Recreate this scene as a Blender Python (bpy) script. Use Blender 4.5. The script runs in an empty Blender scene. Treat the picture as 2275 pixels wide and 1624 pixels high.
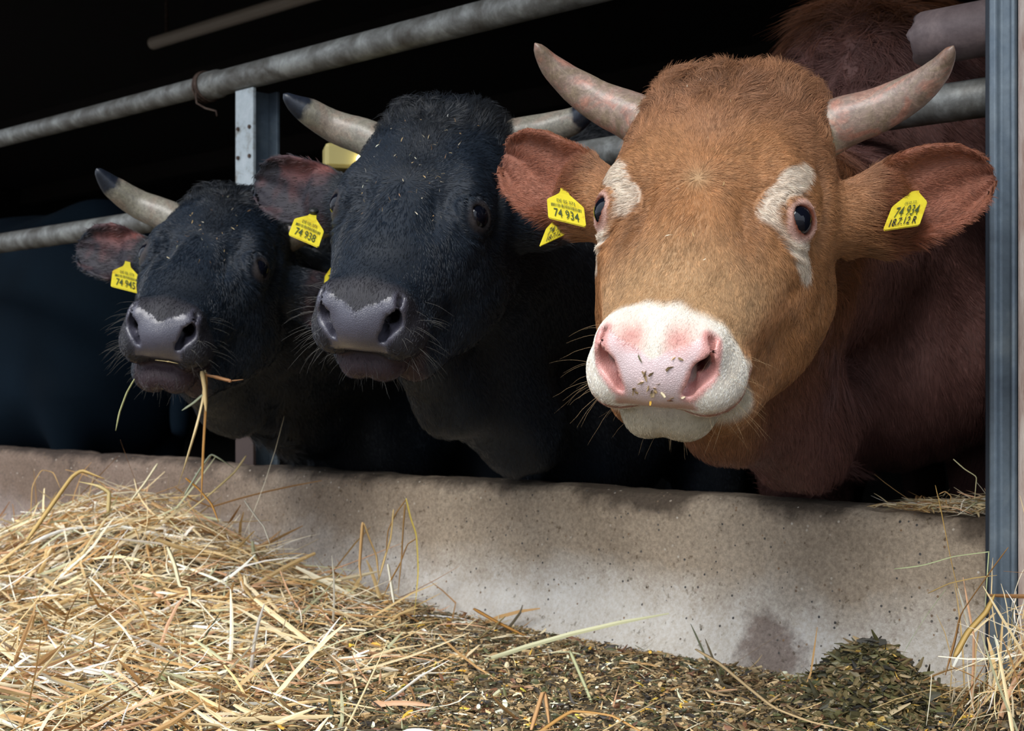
import bpy, math, random
import numpy as np

# ------------------------------------------------------------------ camera, sky, light, exposure
SC = bpy.context.scene
COL = SC.collection
CAM_Z = 0.45
cam_d = bpy.data.cameras.new('camera')
cam_d.sensor_width = 36.0
cam_d.lens = 36.0 * 3000.0 / 2275.0
cam_d.shift_y = 0.0167
cam_d.clip_start = 0.05
cam_d.dof.use_dof = True
cam_d.dof.focus_distance = 1.55
cam_d.dof.aperture_fstop = 11.0
cam = bpy.data.objects.new('camera', cam_d)
cam.location = (0, 0, CAM_Z)
cam.rotation_euler = (math.radians(90), 0, 0)
COL.objects.link(cam)
SC.camera = cam
SC.view_settings.view_transform = 'Standard'
SC.view_settings.look = 'None'
SC.view_settings.gamma = 1
SC.view_settings.exposure = 0.68
SC.view_settings.use_curve_mapping = False

world = bpy.data.worlds.new('overcast_sky')
SC.world = world
world.use_nodes = True
wn = world.node_tree
wn.nodes.clear()
w_out = wn.nodes.new('ShaderNodeOutputWorld')
w_bg = wn.nodes.new('ShaderNodeBackground')
w_tc = wn.nodes.new('ShaderNodeTexCoord')
w_sep = wn.nodes.new('ShaderNodeSeparateXYZ')
w_ramp = wn.nodes.new('ShaderNodeValToRGB')
w_ramp.color_ramp.elements[0].position = 0.0
w_ramp.color_ramp.elements[0].color = (0.50, 0.54, 0.60, 1)
w_ramp.color_ramp.elements[1].position = 0.8
w_ramp.color_ramp.elements[1].color = (0.86, 0.95, 1.10, 1)
wn.links.new(w_tc.outputs['Generated'], w_sep.inputs[0])
wn.links.new(w_sep.outputs['Z'], w_ramp.inputs[0])
wn.links.new(w_ramp.outputs[0], w_bg.inputs['Color'])
w_bg.inputs['Strength'].default_value = 1.0
wn.links.new(w_bg.outputs[0], w_out.inputs['Surface'])

sun_d = bpy.data.lights.new('overcast_sun', 'SUN')
sun_d.energy = 1.9
sun_d.angle = math.radians(35)
sun_d.color = (1.0, 0.97, 0.92)
sun = bpy.data.objects.new('overcast_sun', sun_d)
# light arrives from behind the camera, high and a little to the left
_sd = np.array([0.30, 0.62, -0.80])
from mathutils import Vector, Matrix
sun.rotation_euler = Vector(_sd).to_track_quat('-Z', 'Y').to_euler()
sun.location = (-1, -3, 5)
COL.objects.link(sun)

RNG = np.random.default_rng(7)
random.seed(7)

# ------------------------------------------------------------------ helpers
def tag(o, label=None, cat=None, group=None, kind=None):
    if label: o['label'] = label
    if cat: o['category'] = cat
    if group: o['group'] = group
    if kind: o['kind'] = kind
    return o

def link(o, parent=None):
    COL.objects.link(o)
    if parent is not None:
        o.parent = parent
    return o

def mesh_np(name, V, F, mat=None, parent=None, smooth=True, cols=None, mats=None, fmat=None):
    """V (n,3), F (m,4) or (m,3) or list of faces."""
    me = bpy.data.meshes.new(name)
    if isinstance(F, np.ndarray):
        k = F.shape[1]; m = len(F)
        me.vertices.add(len(V)); me.vertices.foreach_set('co', np.ascontiguousarray(V, np.float32).ravel())
        me.loops.add(m * k); me.loops.foreach_set('vertex_index', np.ascontiguousarray(F, np.int32).ravel())
        me.polygons.add(m)
        me.polygons.foreach_set('loop_start', np.arange(0, m * k, k, dtype=np.int32))
        me.polygons.foreach_set('loop_total', np.full(m, k, dtype=np.int32))
        me.update(calc_edges=True)
    else:
        me.from_pydata([tuple(v) for v in V], [], [tuple(f) for f in F])
    me.polygons.foreach_set('use_smooth', np.full(len(me.polygons), smooth, dtype=bool))
    if cols is not None:
        a = me.color_attributes.new('col', 'FLOAT_COLOR', 'POINT')
        c = np.ones((len(V), 4), np.float32); c[:, :3] = cols
        a.data.foreach_set('color', c.ravel())
    for mt in ([mat] if mat else (mats or [])):
        me.materials.append(mt)
    if fmat is not None:
        me.polygons.foreach_set('material_index', np.asarray(fmat, np.int32))
    me.validate()
    o = bpy.data.objects.new(name, me)
    return link(o, parent)

class MB:
    def __init__(s): s.v = []; s.f = []
    def add(s, v, f):
        b = len(s.v); s.v += [tuple(x) for x in v]; s.f += [tuple(i + b for i in q) for q in f]
    def box(s, c, X, Y, Z):
        """centre c and half vectors"""
        c, X, Y, Z = (np.array(a, float) for a in (c, X, Y, Z))
        v = [c + a * X + b * Y + d * Z for a in (-1, 1) for b in (-1, 1) for d in (-1, 1)]
        s.add(v, [(0, 1, 3, 2), (4, 6, 7, 5), (0, 4, 5, 1), (2, 3, 7, 6), (0, 2, 6, 4), (1, 5, 7, 3)])
    def tube(s, pts, rads, n=16, cap=True, flat=1.0, up=(0, 0, 1)):
        pts = np.array(pts, float); m = len(pts); V = []
        rads = np.broadcast_to(rads, (m,))
        T = np.gradient(pts, axis=0); T /= np.linalg.norm(T, axis=1)[:, None]
        u = np.array(up, float)
        if abs(T[0] @ u) > .95: u = np.array((1., 0, 0))
        N = np.cross(T[0], u); N /= np.linalg.norm(N)
        for i in range(m):
            N = N - (N @ T[i]) * T[i]; N /= np.linalg.norm(N); Bn = np.cross(T[i], N)
            for k in range(n):
                a = 2 * math.pi * k / n
                V.append(pts[i] + rads[i] * (math.cos(a) * N + flat * math.sin(a) * Bn))
        F = [(i * n + k, i * n + (k + 1) % n, (i + 1) * n + (k + 1) % n, (i + 1) * n + k) for i in range(m - 1) for k in range(n)]
        if cap:
            F.append(tuple(range(n))[::-1]); F.append(tuple((m - 1) * n + k for k in range(n)))
        s.add(V, F)
    def build(s, name, mat, parent=None, smooth=False, bevel=0):
        me = bpy.data.meshes.new(name); me.from_pydata(s.v, [], s.f)
        me.materials.append(mat)
        for p in me.polygons: p.use_smooth = smooth
        o = link(bpy.data.objects.new(name, me), parent)
        if bevel:
            b = o.modifiers.new('bevel', 'BEVEL'); b.width = bevel; b.segments = 2; b.limit_method = 'ANGLE'
        return o

def catmull(P, n):
    P = np.array(P, float); Q = np.vstack([2 * P[0] - P[1], P, 2 * P[-1] - P[-2]]); out = []
    for t in np.linspace(0, len(P) - 1 - 1e-9, n):
        i = int(t); u = t - i; a, b, c, d = Q[i:i + 4]
        out.append(.5 * (2 * b + (c - a) * u + (2 * a - 5 * b + 4 * c - d) * u * u + (3 * b - a - 3 * c + d) * u ** 3))
    return np.array(out)

def _hash(ix, iy, iz):
    h = (ix * 374761393 + iy * 668265263 + iz * 2147483647 * 3 + 12345) & 0xffffffff
    h = ((h ^ (h >> 13)) * 1274126177) & 0xffffffff
    return ((h ^ (h >> 16)) & 0xffff) / 65535.0
def noise(P, s):
    """value noise in 0..1"""
    Q = np.asarray(P, float) * s; I = np.floor(Q).astype(np.int64); f = Q - I; f = f * f * (3 - 2 * f)
    r = 0
    for a in (0, 1):
        for b in (0, 1):
            for c in (0, 1):
                w = (f[:, 0] if a else 1 - f[:, 0]) * (f[:, 1] if b else 1 - f[:, 1]) * (f[:, 2] if c else 1 - f[:, 2])
                r = r + w * _hash(I[:, 0] + a, I[:, 1] + b, I[:, 2] + c)
    return r
def ss(a, b, x):
    t = np.clip((x - a) / (b - a), 0, 1); return t * t * (3 - 2 * t)
def lin(r, g, b):
    return tuple((c / 255 / 12.92) if c <= 10 else ((c / 255 + .055) / 1.055) ** 2.4 for c in (r, g, b))

# ------------------------------------------------------------------ materials
def nodes_mat(name):
    m = bpy.data.materials.new(name); m.use_nodes = True; nt = m.node_tree
    return m, nt, nt.nodes['Principled BSDF']
def plain(name, c, rough=.6, metal=0, spec=.5, coat=0):
    m, nt, b = nodes_mat(name)
    b.inputs['Base Color'].default_value = (*c, 1); b.inputs['Roughness'].default_value = rough
    b.inputs['Metallic'].default_value = metal; b.inputs['Specular IOR Level'].default_value = spec
    b.inputs['Coat Weight'].default_value = coat
    return m
def nz(nt, scale, detail=4, rough=.6, dist=0, vec=None, stretch=None):
    n = nt.nodes.new('ShaderNodeTexNoise'); n.inputs['Scale'].default_value = scale
    n.inputs['Detail'].default_value = detail; n.inputs['Roughness'].default_value = rough; n.inputs['Distortion'].default_value = dist
    tc = nt.nodes.new('ShaderNodeTexCoord')
    if stretch:
        mp = nt.nodes.new('ShaderNodeMapping'); mp.inputs['Scale'].default_value = stretch
        nt.links.new(tc.outputs['Object'], mp.inputs[0]); nt.links.new(mp.outputs[0], n.inputs['Vector'])
    else:
        nt.links.new(tc.outputs['Object'], n.inputs['Vector'])
    return n.outputs['Fac']
def ramp(nt, fac, stops):
    r = nt.nodes.new('ShaderNodeValToRGB'); e = r.color_ramp.elements
    while len(e) < len(stops): e.new(.5)
    for el, (p, c) in zip(e, stops):
        el.position = p; el.color = (*c, 1) if len(c) == 3 else c
    nt.links.new(fac, r.inputs[0]); return r.outputs[0]
def mix(nt, fac, a, b, mode='MIX'):
    n = nt.nodes.new('ShaderNodeMix'); n.data_type = 'RGBA'; n.blend_type = mode
    for s, v in ((n.inputs[0], fac), (n.inputs[6], a), (n.inputs[7], b)):
        if hasattr(v, 'is_linked'): nt.links.new(v, s)
        elif isinstance(v, (int, float)): s.default_value = v
        else: s.default_value = (*v, 1)
    return n.outputs[2]
def bump(nt, bsdf, h, strength=.4, dist=.002):
    b = nt.nodes.new('ShaderNodeBump'); b.inputs['Strength'].default_value = strength; b.inputs['Distance'].default_value = dist
    nt.links.new(h, b.inputs['Height']); nt.links.new(b.outputs[0], bsdf.inputs['Normal'])
BW = [(0, (0, 0, 0)), (1, (1, 1, 1))]

# skin: colours come from the mesh attribute
def skin_mat(name, rough=.6, bscale=260, bstr=.3, spec=.35):
    m, nt, b = nodes_mat(name)
    a = nt.nodes.new('ShaderNodeAttribute'); a.attribute_name = 'col'
    n1 = nz(nt, 90, 4, .7)
    c = mix(nt, .5, a.outputs['Color'], ramp(nt, n1, [(.3, (.45, .45, .45)), (.7, (.62, .62, .62))]), 'OVERLAY')
    nt.links.new(c, b.inputs['Base Color'])
    b.inputs['Roughness'].default_value = rough; b.inputs['Specular IOR Level'].default_value = spec
    bump(nt, b, nz(nt, bscale, 5, .7), bstr, .002)
    return m
M_hide = skin_mat('hide')
# moist nose skin: pebbled
def nose_mat(name, rough, bstr=.6):
    m, nt, b = nodes_mat(name)
    a = nt.nodes.new('ShaderNodeAttribute'); a.attribute_name = 'col'
    v = nt.nodes.new('ShaderNodeTexVoronoi'); v.inputs['Scale'].default_value = 420; v.feature = 'DISTANCE_TO_EDGE'
    tc = nt.nodes.new('ShaderNodeTexCoord'); nt.links.new(tc.outputs['Object'], v.inputs['Vector'])
    r = ramp(nt, v.outputs['Distance'], [(0, (0, 0, 0)), (.25, (1, 1, 1))])
    n1 = nz(nt, 60, 5, .7)
    c = mix(nt, .6, a.outputs['Color'], ramp(nt, n1, [(.3, (.46, .46, .46)), (.7, (.6, .6, .6))]), 'OVERLAY')
    c = mix(nt, .12, c, mix(nt, 1.0, c, r, 'MULTIPLY'))
    nt.links.new(c, b.inputs['Base Color'])
    b.inputs['Roughness'].default_value = rough; b.inputs['Coat Weight'].default_value = .6; b.inputs['Coat Roughness'].default_value = .22
    h = nt.nodes.new('ShaderNodeMath'); h.operation = 'ADD'
    nt.links.new(r, h.inputs[0]); nt.links.new(nz(nt, 150, 4, .6), h.inputs[1])
    bump(nt, b, h.outputs[0], bstr, .0012)
    b.inputs['Subsurface Weight'].default_value = .0
    return m
M_nose = nose_mat('moist_nose', .34, .3)

def hair_mat(name, rough, spec):
    m, nt, b = nodes_mat(name)
    a = nt.nodes.new('ShaderNodeAttribute'); a.attribute_name = 'col'
    nt.links.new(a.outputs['Color'], b.inputs['Base Color'])
    b.inputs['Roughness'].default_value = rough; b.inputs['Specular IOR Level'].default_value = spec
    return m
M_fur = hair_mat('fur', .45, .35)
M_furblack = hair_mat('black_fur', .38, .6)

def horn_mat(name, base, mid, tipc, tip_dark, tint=.9):
    m, nt, b = nodes_mat(name)
    a = nt.nodes.new('ShaderNodeAttribute'); a.attribute_name = 'col'   # R = along horn
    s = nt.nodes.new('ShaderNodeSeparateColor'); nt.links.new(a.outputs['Color'], s.inputs[0])
    n1 = nz(nt, 28, 6, .65, .6)
    ad = nt.nodes.new('ShaderNodeMath'); ad.operation = 'MULTIPLY_ADD'; ad.inputs[1].default_value = .28
    nt.links.new(n1, ad.inputs[0]); nt.links.new(s.outputs[0], ad.inputs[2])
    sub = nt.nodes.new('ShaderNodeMath'); sub.operation = 'SUBTRACT'; sub.inputs[1].default_value = .14
    nt.links.new(ad.outputs[0], sub.inputs[0])
    c = ramp(nt, sub.outputs[0], [(0, base), (.16, mid), (tip_dark - .08, mid), (tip_dark, tipc), (1, tipc)])
    n2 = nz(nt, 120, 5, .7, 1.0)
    c = mix(nt, .8, c, ramp(nt, n2, [(.3, (.30, .30, .30)), (.62, (.64, .64, .64))]), 'OVERLAY')
    c = mix(nt, tint, c, ramp(nt, nz(nt, 18, 4, .6, 1.8), [(.38, (.40, .42, .36)), (.5, (.5, .5, .5)), (.62, (.66, .46, .42))]), 'OVERLAY')
    c = mix(nt, .7, c, ramp(nt, nz(nt, 30, 5, .6, 3.5), [(.46, (.42, .42, .42)), (.5, (.60, .62, .60)), (.54, (.42, .42, .42))]), 'OVERLAY')
    nt.links.new(c, b.inputs['Base Color'])
    b.inputs['Roughness'].default_value = .33
    bump(nt, b, n2, .25, .0015)
    return m
M_horn = horn_mat('horn_pale', lin(196, 186, 160), lin(160, 138, 126), lin(136, 114, 100), .9)
M_hornb = horn_mat('horn_grey', lin(160, 148, 130), lin(142, 136, 124), lin(34, 40, 52), .68, .3)

M_eye, nt, b = nodes_mat('eyeball')
b.inputs['Base Color'].default_value = (.004, .005, .010, 1); b.inputs['Roughness'].default_value = .06
b.inputs['Specular IOR Level'].default_value = .45

M_tag, nt, b = nodes_mat('yellow_tag')
nt.links.new(mix(nt, ramp(nt, nz(nt, 45, 5, .7), [(.5, (0, 0, 0)), (.72, (1, 1, 1))]), lin(228, 212, 58), lin(206, 168, 44)), b.inputs['Base Color'])
b.inputs['Roughness'].default_value = .35
M_ink = plain('tag_ink', lin(66, 78, 46), .6)
M_penink = plain('pen_ink', lin(25, 28, 40), .6)
M_stud = plain('tag_stud', lin(30, 34, 36), .4)

def steel(name, a, bcol, c, rough=.5, sc=14, metal=.35):
    m, nt, b = nodes_mat(name)
    n = nz(nt, sc, 8, .65, .4)
    cc = ramp(nt, n, [(.3, a), (.5, bcol), (.68, c)])
    cc = mix(nt, .4, cc, ramp(nt, nz(nt, sc * 9, 4, .7), [(.3, (.38, .38, .38)), (.7, (.62, .62, .62))]), 'OVERLAY')
    nt.links.new(cc, b.inputs['Base Color'])
    b.inputs['Roughness'].default_value = rough; b.inputs['Metallic'].default_value = metal
    bump(nt, b, nz(nt, sc * 6, 5, .7), .25, .002)
    return m
M_galv = steel('weathered_galvanised_pipe', lin(78, 72, 64), lin(120, 120, 116), lin(164, 166, 162), .5, 18)
M_rust = steel('rusty_wire', lin(60, 44, 38), lin(84, 66, 56), lin(110, 96, 86), .7, 60)
M_paint = steel('peeling_post_paint', lin(120, 112, 98), lin(186, 198, 204), lin(200, 210, 216), .6, 26, 0)
nt = M_paint.node_tree; b = nt.nodes['Principled BSDF']; src = b.inputs['Base Color'].links[0].from_socket
g_ = nt.nodes.new('ShaderNodeNewGeometry'); s_ = nt.nodes.new('ShaderNodeSeparateXYZ'); nt.links.new(g_.outputs['Position'], s_.inputs[0])
a_ = nt.nodes.new('ShaderNodeMath'); a_.operation = 'MULTIPLY_ADD'; a_.inputs[1].default_value = .25; nt.links.new(nz(nt, 20, 4, .6), a_.inputs[0]); nt.links.new(s_.outputs['Z'], a_.inputs[2])
nt.links.new(mix(nt, ramp(nt, a_.outputs[0], [(.60, (1, 1, 1)), (.72, (0, 0, 0))]), src, lin(74, 60, 56)), b.inputs['Base Color'])
M_bluesteel = steel('blue_grey_steel', lin(84, 96, 108), lin(104, 118, 130), lin(128, 140, 148), .42, 9, .3)
M_brownpipe = steel('brown_stub_pipe', lin(88, 74, 74), lin(112, 98, 98), lin(134, 118, 116), .55, 18, .1)

# concrete
M_conc, nt, b = nodes_mat('worn_concrete')
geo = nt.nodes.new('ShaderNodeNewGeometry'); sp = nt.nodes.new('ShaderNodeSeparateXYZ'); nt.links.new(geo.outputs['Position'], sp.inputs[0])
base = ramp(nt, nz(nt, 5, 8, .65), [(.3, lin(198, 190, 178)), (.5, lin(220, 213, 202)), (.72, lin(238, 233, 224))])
# paler low down, browner higher up: the edge follows noise
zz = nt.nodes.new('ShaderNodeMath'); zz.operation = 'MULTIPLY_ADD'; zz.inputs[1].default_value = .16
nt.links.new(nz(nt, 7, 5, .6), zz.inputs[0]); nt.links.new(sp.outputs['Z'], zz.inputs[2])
upper_tone = ramp(nt, zz.outputs[0], [(.17, (0, 0, 0)), (.25, (1, 1, 1))])
base = mix(nt, upper_tone, base, mix(nt, 1.0, base, lin(202, 188, 172), 'MULTIPLY'))
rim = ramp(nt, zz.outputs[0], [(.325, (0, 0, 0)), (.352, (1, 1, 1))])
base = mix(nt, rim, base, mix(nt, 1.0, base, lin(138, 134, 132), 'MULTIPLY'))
# darker further along the trough (left end)
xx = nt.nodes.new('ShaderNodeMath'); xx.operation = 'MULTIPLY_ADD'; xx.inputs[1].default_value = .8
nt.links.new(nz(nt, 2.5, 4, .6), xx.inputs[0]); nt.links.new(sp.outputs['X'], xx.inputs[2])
left_tone = nt.nodes.new('ShaderNodeMapRange'); left_tone.inputs[1].default_value = .45; left_tone.inputs[2].default_value = -.5
nt.links.new(xx.outputs[0], left_tone.inputs[0])
base = mix(nt, left_tone.outputs[0], base, mix(nt, 1.0, base, lin(190, 180, 182), 'MULTIPLY'))
st_v = nt.nodes.new('ShaderNodeVectorMath'); st_v.operation = 'DISTANCE'; nt.links.new(geo.outputs['Position'], st_v.inputs[0]); st_v.inputs[1].default_value = (.385, 1.99, .045)
st_m = nt.nodes.new('ShaderNodeMath'); st_m.operation = 'MULTIPLY_ADD'; st_m.inputs[1].default_value = .11; nt.links.new(nz(nt, 18, 6, .65), st_m.inputs[0]); nt.links.new(st_v.outputs['Value'], st_m.inputs[2])
base = mix(nt, ramp(nt, st_m.outputs[0], [(.100, (1, 1, 1)), (.125, (0, 0, 0))]), base, mix(nt, 1.0, base, lin(176, 164, 160), 'MULTIPLY'))
v = nt.nodes.new('ShaderNodeTexVoronoi'); v.inputs['Scale'].default_value = 110
tc = nt.nodes.new('ShaderNodeTexCoord'); nt.links.new(tc.outputs['Object'], v.inputs['Vector'])
sc_ = nt.nodes.new('ShaderNodeSeparateColor'); nt.links.new(v.outputs['Color'], sc_.inputs[0])
peb = nt.nodes.new('ShaderNodeMath'); peb.operation = 'LESS_THAN'; peb.inputs[1].default_value = .22
nt.links.new(v.outputs['Distance'], peb.inputs[0])
sel = nt.nodes.new('ShaderNodeMath'); sel.operation = 'GREATER_THAN'; sel.inputs[1].default_value = .74
nt.links.new(sc_.outputs[0], sel.inputs[0])
pm = nt.nodes.new('ShaderNodeMath'); pm.operation = 'MULTIPLY'; nt.links.new(peb.outputs[0], pm.inputs[0]); nt.links.new(sel.outputs[0], pm.inputs[1])
pcol = ramp(nt, sc_.outputs[1], [(0, lin(70, 70, 70)), (.4, lin(110, 104, 96)), (.6, lin(150, 120, 90)), (.85, lin(196, 184, 168)), (1, lin(216, 206, 190))])
base = mix(nt, pm.outputs[0], base, pcol)
fine = nz(nt, 160, 6, .75)
base = mix(nt, .9, base, ramp(nt, fine, [(.3, (.3, .3, .3)), (.7, (.70, .70, .70))]), 'OVERLAY')
base = mix(nt, ramp(nt, nz(nt, 70, 5, .7), [(.60, (0, 0, 0)), (.68, (1, 1, 1))]), base, mix(nt, 1.0, base, lin(176, 170, 160), 'MULTIPLY'))
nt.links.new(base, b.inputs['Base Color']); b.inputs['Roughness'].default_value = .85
hm = nt.nodes.new('ShaderNodeMath'); hm.operation = 'ADD'; nt.links.new(fine, hm.inputs[0]); nt.links.new(nz(nt, 45, 6, .7), hm.inputs[1])
bump(nt, b, hm.outputs[0], .55, .004)

def rough_mat(name, a, c, sc, rough=.9, st=None, bs=.5):
    m, nt, b = nodes_mat(name); n = nz(nt, sc, 8, .7, 0, None, st)
    nt.links.new(ramp(nt, n, [(.3, a), (.7, c)]), b.inputs['Base Color']); b.inputs['Roughness'].default_value = rough
    bump(nt, b, n, bs, .01); return m
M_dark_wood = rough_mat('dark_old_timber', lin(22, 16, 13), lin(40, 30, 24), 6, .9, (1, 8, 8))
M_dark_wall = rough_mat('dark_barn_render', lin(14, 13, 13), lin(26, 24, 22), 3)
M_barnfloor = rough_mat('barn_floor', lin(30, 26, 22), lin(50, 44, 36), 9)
M_feedfloor = rough_mat('feed_floor', lin(70, 60, 44), lin(104, 92, 70), 60)
M_apron = rough_mat('apron_ground', lin(96, 92, 86), lin(116, 112, 106), 8)
M_oldboard = rough_mat('pale_weathered_board', lin(150, 120, 108), lin(214, 204, 196), 30, .8, (2, 2, .3))

def attr_mat(name, rough=.6, spec=.4, trans=0.0):
    m, nt, b = nodes_mat(name); a = nt.nodes.new('ShaderNodeAttribute'); a.attribute_name = 'col'
    nt.links.new(a.outputs['Color'], b.inputs['Base Color'])
    b.inputs['Roughness'].default_value = rough; b.inputs['Specular IOR Level'].default_value = spec
    return m
M_straw = attr_mat('dry_straw', .5, .4)
M_silage = attr_mat('damp_silage', .5, .5)

# ------------------------------------------------------------------ the fence line
RP = np.array([.632, 1.8])                 # right end of the feed fence (at the steel post)
D2 = np.array([-.736, .677])               # along the fence, going away from the camera
N2 = np.array([.677, .736])                # into the barn
def fp(t, off=0., z=0.):
    p = RP + D2 * t + N2 * off
    return np.array([p[0], p[1], z])
D3 = np.array([*D2, 0]); N3 = np.array([*N2, 0]); Z3 = np.array([0, 0, 1.])
WALL_TOP = .27
BARN_Z = -.25

# ------------------------------------------------------------------ building shell
def quadbox(name, c, X, Y, Z, mat, kind='structure'):
    m = MB(); m.box(c, X, Y, Z); o = m.build(name, mat); o['kind'] = kind; return o
LEN = 5.2
mid_t = 1.4
# apron outside and barn floor inside
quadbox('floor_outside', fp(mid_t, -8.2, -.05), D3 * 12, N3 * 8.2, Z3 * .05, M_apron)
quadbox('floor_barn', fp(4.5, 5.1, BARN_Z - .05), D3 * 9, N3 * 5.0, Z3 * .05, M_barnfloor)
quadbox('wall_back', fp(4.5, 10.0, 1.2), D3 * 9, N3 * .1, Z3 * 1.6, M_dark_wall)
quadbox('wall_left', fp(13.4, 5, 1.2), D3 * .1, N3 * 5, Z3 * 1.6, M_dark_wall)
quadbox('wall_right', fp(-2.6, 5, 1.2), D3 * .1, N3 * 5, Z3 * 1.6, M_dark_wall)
quadbox('ceiling', fp(4.5, 4.3, 2.62), D3 * 9, N3 * 5.85, Z3 * .04, M_dark_wood)  # its unseen overhang in front of the fence was added to shade the necks
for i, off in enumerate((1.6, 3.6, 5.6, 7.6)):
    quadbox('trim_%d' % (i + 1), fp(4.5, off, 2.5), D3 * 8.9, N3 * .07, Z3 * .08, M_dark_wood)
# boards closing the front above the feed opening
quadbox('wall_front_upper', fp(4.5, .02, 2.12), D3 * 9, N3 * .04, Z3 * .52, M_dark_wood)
# front wall to the right of the steel post
quadbox('wall_front_right', fp(-1.36, .10, 1.2), D3 * 1.27, N3 * .05, Z3 * 1.45, M_dark_wall)
# pale weathered board standing against the outer side of the post
MBb = MB(); MBb.box(fp(-.116, -.03, .8), D3 * .05, N3 * .03, Z3 * .8)
o = MBb.build('trim_5', M_oldboard, bevel=.004); o['kind'] = 'structure'

# ---- concrete feed wall: a lofted profile with a rounded worn rim and a flared foot
ctrl = np.array([(-.075, -.005), (-.058, .018), (-.040, .050), (-.022, .095), (-.010, .150), (-.003, .205), (0, .245),
        (.006, .260), (.016, .2685), (.035, .272), (.070, .271), (.105, .268), (.122, .262), (.130, .248), (.131, .20), (.131, -.25)])
prof = []
for i in range(len(ctrl) - 1):
    k = 6
    for j in range(k): prof.append(ctrl[i] + (ctrl[i + 1] - ctrl[i]) * j / k)
prof.append(ctrl[-1]); prof = np.array(prof)
ts = np.linspace(-.012, 6.4, 520)
V = np.array([[*(RP + D2 * t + N2 * a), z] for t in ts for a, z in prof])
n_ = noise(V, 9.) - .5; n2_ = noise(V, 40.) - .5; n3_ = noise(V, 2.2) - .5
rimw = np.exp(-((V[:, 2] - .262) / .03) ** 2)
V += N3 * ((n_ * .010 + n2_ * .0025 + n3_ * .02) * (1))[:, None]
V[:, 2] += rimw * (n_ * .012 + n2_ * .004)
m = len(prof); nT = len(ts)
I = np.arange(nT - 1)[:, None] * m + np.arange(m - 1)[None]
F = np.stack([I, I + m, I + m + 1, I + 1], -1).reshape(-1, 4)
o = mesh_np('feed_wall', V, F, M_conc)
e0 = o.data
tag(o, 'long low worn concrete wall of the feed trough in front of the bulls', 'wall', kind='structure')

# ---- feed passage surface
def gh(X, Y):
    """height of the feed bed over the passage floor (before straw)"""
    P = np.stack([X, Y], -1) - RP
    t = P @ D2; o_ = P @ N2
    h = .022 + 0 * X
    h = h + .128 * np.exp(-((t - 1.72) / .38) ** 2) * np.exp(-((o_ + .24) / .20) ** 2)      # hay heap
    h = h + .040 * np.exp(-((t - 2.5) / .45) ** 2) * np.exp(-((o_ + .25) / .25) ** 2)
    h = h + .03 * np.exp(-((t - 1.25) / .35) ** 2) * np.exp(-((o_ + .18) / .16) ** 2)
    h = h + .060 * np.exp(-((X - .455) / .085) ** 2 - ((Y - 1.74) / .08) ** 2)               # silage mound
    h = h + .10 * np.exp(-((X - .66) / .09) ** 2 - ((Y - 1.60) / .13) ** 2)                  # right heap
    return h
xs = np.linspace(-2.9, 1.6, 240); ys = np.linspace(.7, 4.6, 210)
GX, GY = np.meshgrid(xs, ys, indexing='ij')
GXf, GYf = GX.ravel(), GY.ravel()
gz = gh(GXf, GYf); P0 = np.stack([GXf, GYf, 0 * gz], -1)
gz = gz + (noise(P0, 30.) - .5) * .012 + (noise(P0, 9.) - .5) * .012
V = np.stack([GXf, GYf, gz], -1)
I = (np.arange(239)[:, None] * 210 + np.arange(209)[None]).ravel()
F = np.stack([I, I + 210, I + 211, I + 1], -1)
off_ = (V[:, :2] - RP) @ N2
keep = (off_[F].min(1) < .02)
Fk = F[keep]; used = np.unique(Fk); mp = -np.ones(len(V), int); mp[used] = np.arange(len(used))
o = mesh_np('feed_bed', V[used], mp[Fk], M_feedfloor); tag(o, 'brown bed of trodden feed covering the passage floor', 'feed', kind='stuff')

# ---- steel post at the right end
def extr(name, poly, t0, off0, z0, z1, mat, parent=None, rot=0, bevel=.0015):
    """poly in (along fence, across) metres, extruded upwards"""
    m = MB(); n = len(poly); V = []
    for z in (z0, z1):
        for a, b_ in poly: V.append(fp(t0 + a, off0 + b_, z))
    F = [(i, (i + 1) % n, n + (i + 1) % n, n + i) for i in range(n)] + [tuple(range(n))[::-1], tuple(range(n, 2 * n))]
    m.add(V, F); return m.build(name, mat, parent, bevel=bevel)
root = link(bpy.data.objects.new('steel_post', None)); root.location = (0, 0, 0)
tag(root, 'tall blue-grey steel post at the right end of the feed wall', 'post')
# a folded channel: web facing the camera with two rolled lips
poly = [(-.064, -.055), (-.062, -.060), (-.058, -.060), (-.055, -.054), (-.042, -.052), (-.038, -.060), (-.030, -.060), (-.026, -.052),
        (-.026, -.030), (-.021, -.028), (-.021, .050), (-.064, .050)]
extr('post_body', poly, 0, 0, 0.0, 1.598, M_bluesteel, root, bevel=.002)
extr('edge_strip', [(-.0205, -.034), (-.013, -.034), (-.013, .02), (-.0205, .02)], 0, 0, .05, 1.598, plain('dark_strip', lin(32, 42, 54), .5), root)  # narrow dark strip along the left edge of the post

# ---- middle post
root = link(bpy.data.objects.new('middle_post', None))
tag(root, 'steel channel post with peeling pale paint under the pipe joint', 'post')
zt_ = .45 + .687 - .03
TP = 1.705
extr('front_flange', [(-.004, -.004), (.062, -.004), (.062, .004), (-.004, .004)], TP, .07, .24, zt_, M_paint, root, bevel=.001)
extr('web', [(.026, .004), (.032, .004), (.032, .062), (.026, .062)], TP, .07, .24, zt_, M_bluesteel, root, bevel=.001)
extr('back_flange', [(-.004, .062), (.062, .062), (.062, .070), (-.004, .070)], TP, .07, .24, zt_, M_bluesteel, root, bevel=.001)
for zb in (1.02, .955, .865, .80):
    for a in (.008, .05):
        b_ = MB(); b_.tube([fp(TP + a, .0665, zb), fp(TP + a, .0625, zb)], .0045, 10); b_.build('bolt', M_rust, root)

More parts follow.
